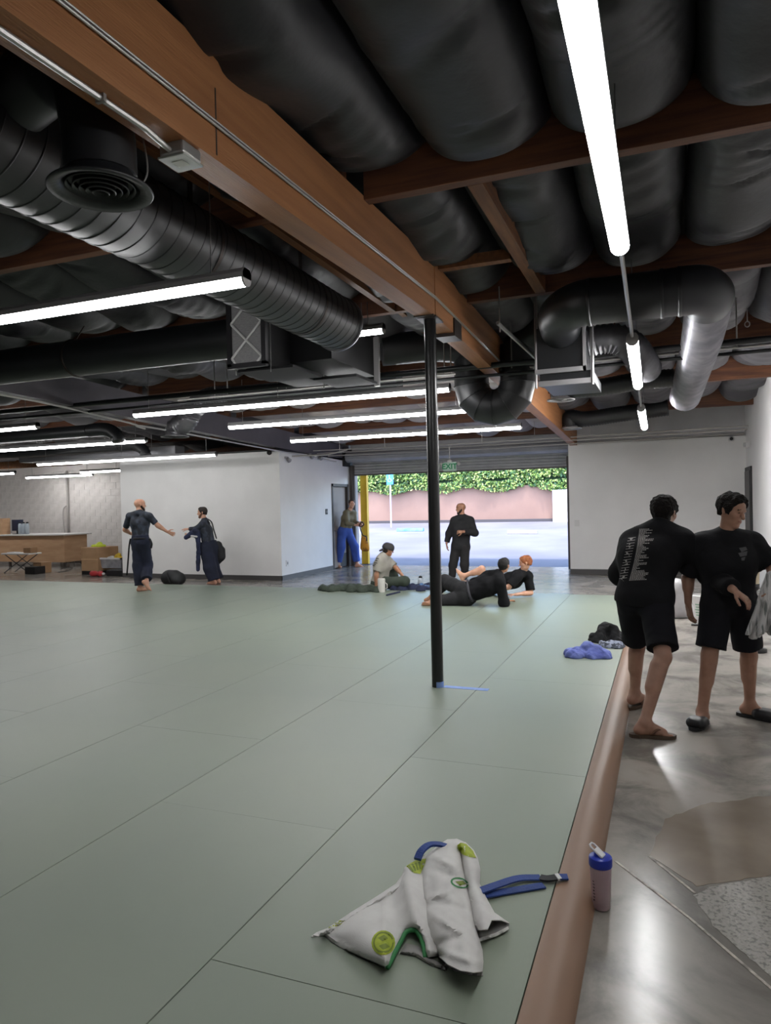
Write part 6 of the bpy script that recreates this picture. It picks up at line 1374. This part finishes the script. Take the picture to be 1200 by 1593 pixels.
# ---- man in black lying propped on an elbow, back to the camera
def J6():
    Y = 10.95; J = {'ground': MATZ}
    J['pel'] = A_(724, 924, Y+.02); J['neck'] = A_(776, 893, Y+.08); J['head'] = A_(784, 880, Y+.12); J['face'] = V3(.25, .9, .1); J['hup'] = V3(.1, .05, 1)
    J['chest'] = A_(757, 911, Y+.03)
    J['shA'] = A_(759, 896, Y+.2); J['shB'] = A_(779, 906, Y-.06); J['fwd'] = V3(.25, .9, .1)
    J['elA'] = A_(738, 908, Y+.32); J['wrA'] = A_(728, 905, Y+.5); J['handA'] = (V3(-.7, .6, -.2), V3(0, 0, -1), .3, 1)
    J['elB'] = A_(784, 937, Y-.02); J['elB'][2] = MATZ+.06; J['wrB'] = A_(790, 936, Y+.25); J['wrB'][2] = MATZ+.05; J['handB'] = (V3(.4, .9, 0), V3(0, 0, -1), .2, 1)
    J['knA'] = A_(693, 905, Y+.3); J['ankA'] = A_(672, 928, Y+.3); J['ankA'][2] = MATZ+.08; J['knB'] = A_(703, 934, Y-.05); J['ankB'] = A_(672, 941, Y-.15); J['ankB'][2] = MATZ+.05; J['knB'][2] = max(J['knB'][2], MATZ+.08)
    J['ftA'] = V3(-.95, .1, -.1); J['ftB'] = V3(-.98, -.1, .0); J['fuB'] = V3(0, .9, .4); J['cbA'] = V3(0, 1, 0); J['cbB'] = V3(0, 1, .1); J['hv'] = V3(.3, -.5, -.75); return J
p6 = make_person(J6(), 'man in black lying on his side on the mat with his back to the camera', SK_TN, 1.0, .01, 'two men lying by the post', face=False, hairm=pm('black_short_hair', '#151110', .8, bump=.6, bscale=80), hair=dict(puff=.006, front=.045, nape=.0, noise=[(.005, 90, 3)]))
garment(p6, 't_shirt', M_BLK, arms={'A': 1.2, 'B': 1.5}, d=.024, flare=.012, hem=-.06, noise=(.007, 16), k=.05, seed=75)
garment(p6, 'trousers', pm('black_gi_cotton', '#19191b', .9, c2='#202023', scale=6, bump=.3, bscale=40), torso=False, pelvis=True, legs={'A': 1.75, 'B': 1.55}, d=.028, legd=.034, flare=.01, waist=.1, noise=(.009, 13), seed=78)
belt(p6, .1, pm('grey_belt', '#3a3a40', .85), .14)
# ---- red-haired man lying behind him
def J7():
    Y = 12.1; J = {'ground': MATZ}
    J['pel'] = A_(757, 918, Y+.1); J['neck'] = A_(815, 889, Y+.05); J['head'] = A_(818, 876, Y); J['face'] = V3(-.93, -.3, -.12)
    J['chest'] = A_(797, 903, Y+.08)
    J['shA'] = A_(806, 897, Y-.14); J['shB'] = A_(822, 896, Y+.16); J['fwd'] = V3(-.5, -.1, .8)
    J['elA'] = A_(792, 913, Y-.25); J['wrA'] = A_(775, 918, Y-.2); J['handA'] = (V3(-1, 0, 0), V3(0, 0, -1), .3, 1)
    J['elB'] = A_(826, 922, Y+.1); J['elB'][2] = MATZ+.06; J['wrB'] = A_(802, 924, Y-.1); J['wrB'][2] = MATZ+.05; J['handB'] = (V3(-1, -.2, 0), V3(0, 0, -1), .15, 1)
    J['knA'] = A_(750, 885, Y-.05); J['ankA'] = A_(722, 896, Y-.1); J['ftA'] = V3(-.55, 0, 1.0); J['fuA'] = V3(.8, 0, .3); J['cbA'] = V3(-.2, 0, 1)
    J['knB'] = A_(722, 908, Y+.3); J['ankB'] = A_(690, 918, Y+.4); J['ankB'][2] = MATZ+.08; J['ftB'] = V3(-.4, 0, .9); J['fuB'] = V3(.8, 0, .3); J['cbB'] = V3(0, 0, 1); J['hv'] = V3(.2, 1, .1); return J
p7 = make_person(J7(), 'red-haired man in black tee reclining on the mat with one bare leg raised', SK_PK, 1.0, .01, 'two men lying by the post', hairm=pm('ginger_hair', '#9a5a33', .7, c2='#83492a', scale=30), hair=dict(puff=.014, front=.05, nape=-.01, noise=[(.009, 55, 4)]))
garment(p7, 't_shirt', M_BLK, arms=.85, d=.022, flare=.014, hem=-.06, noise=(.006, 17), k=.05, seed=85)
garment(p7, 'shorts', M_BLK2, torso=False, pelvis=True, legs=.5, d=.026, legd=.034, flare=.01, waist=.06, noise=(.006, 16), seed=88)
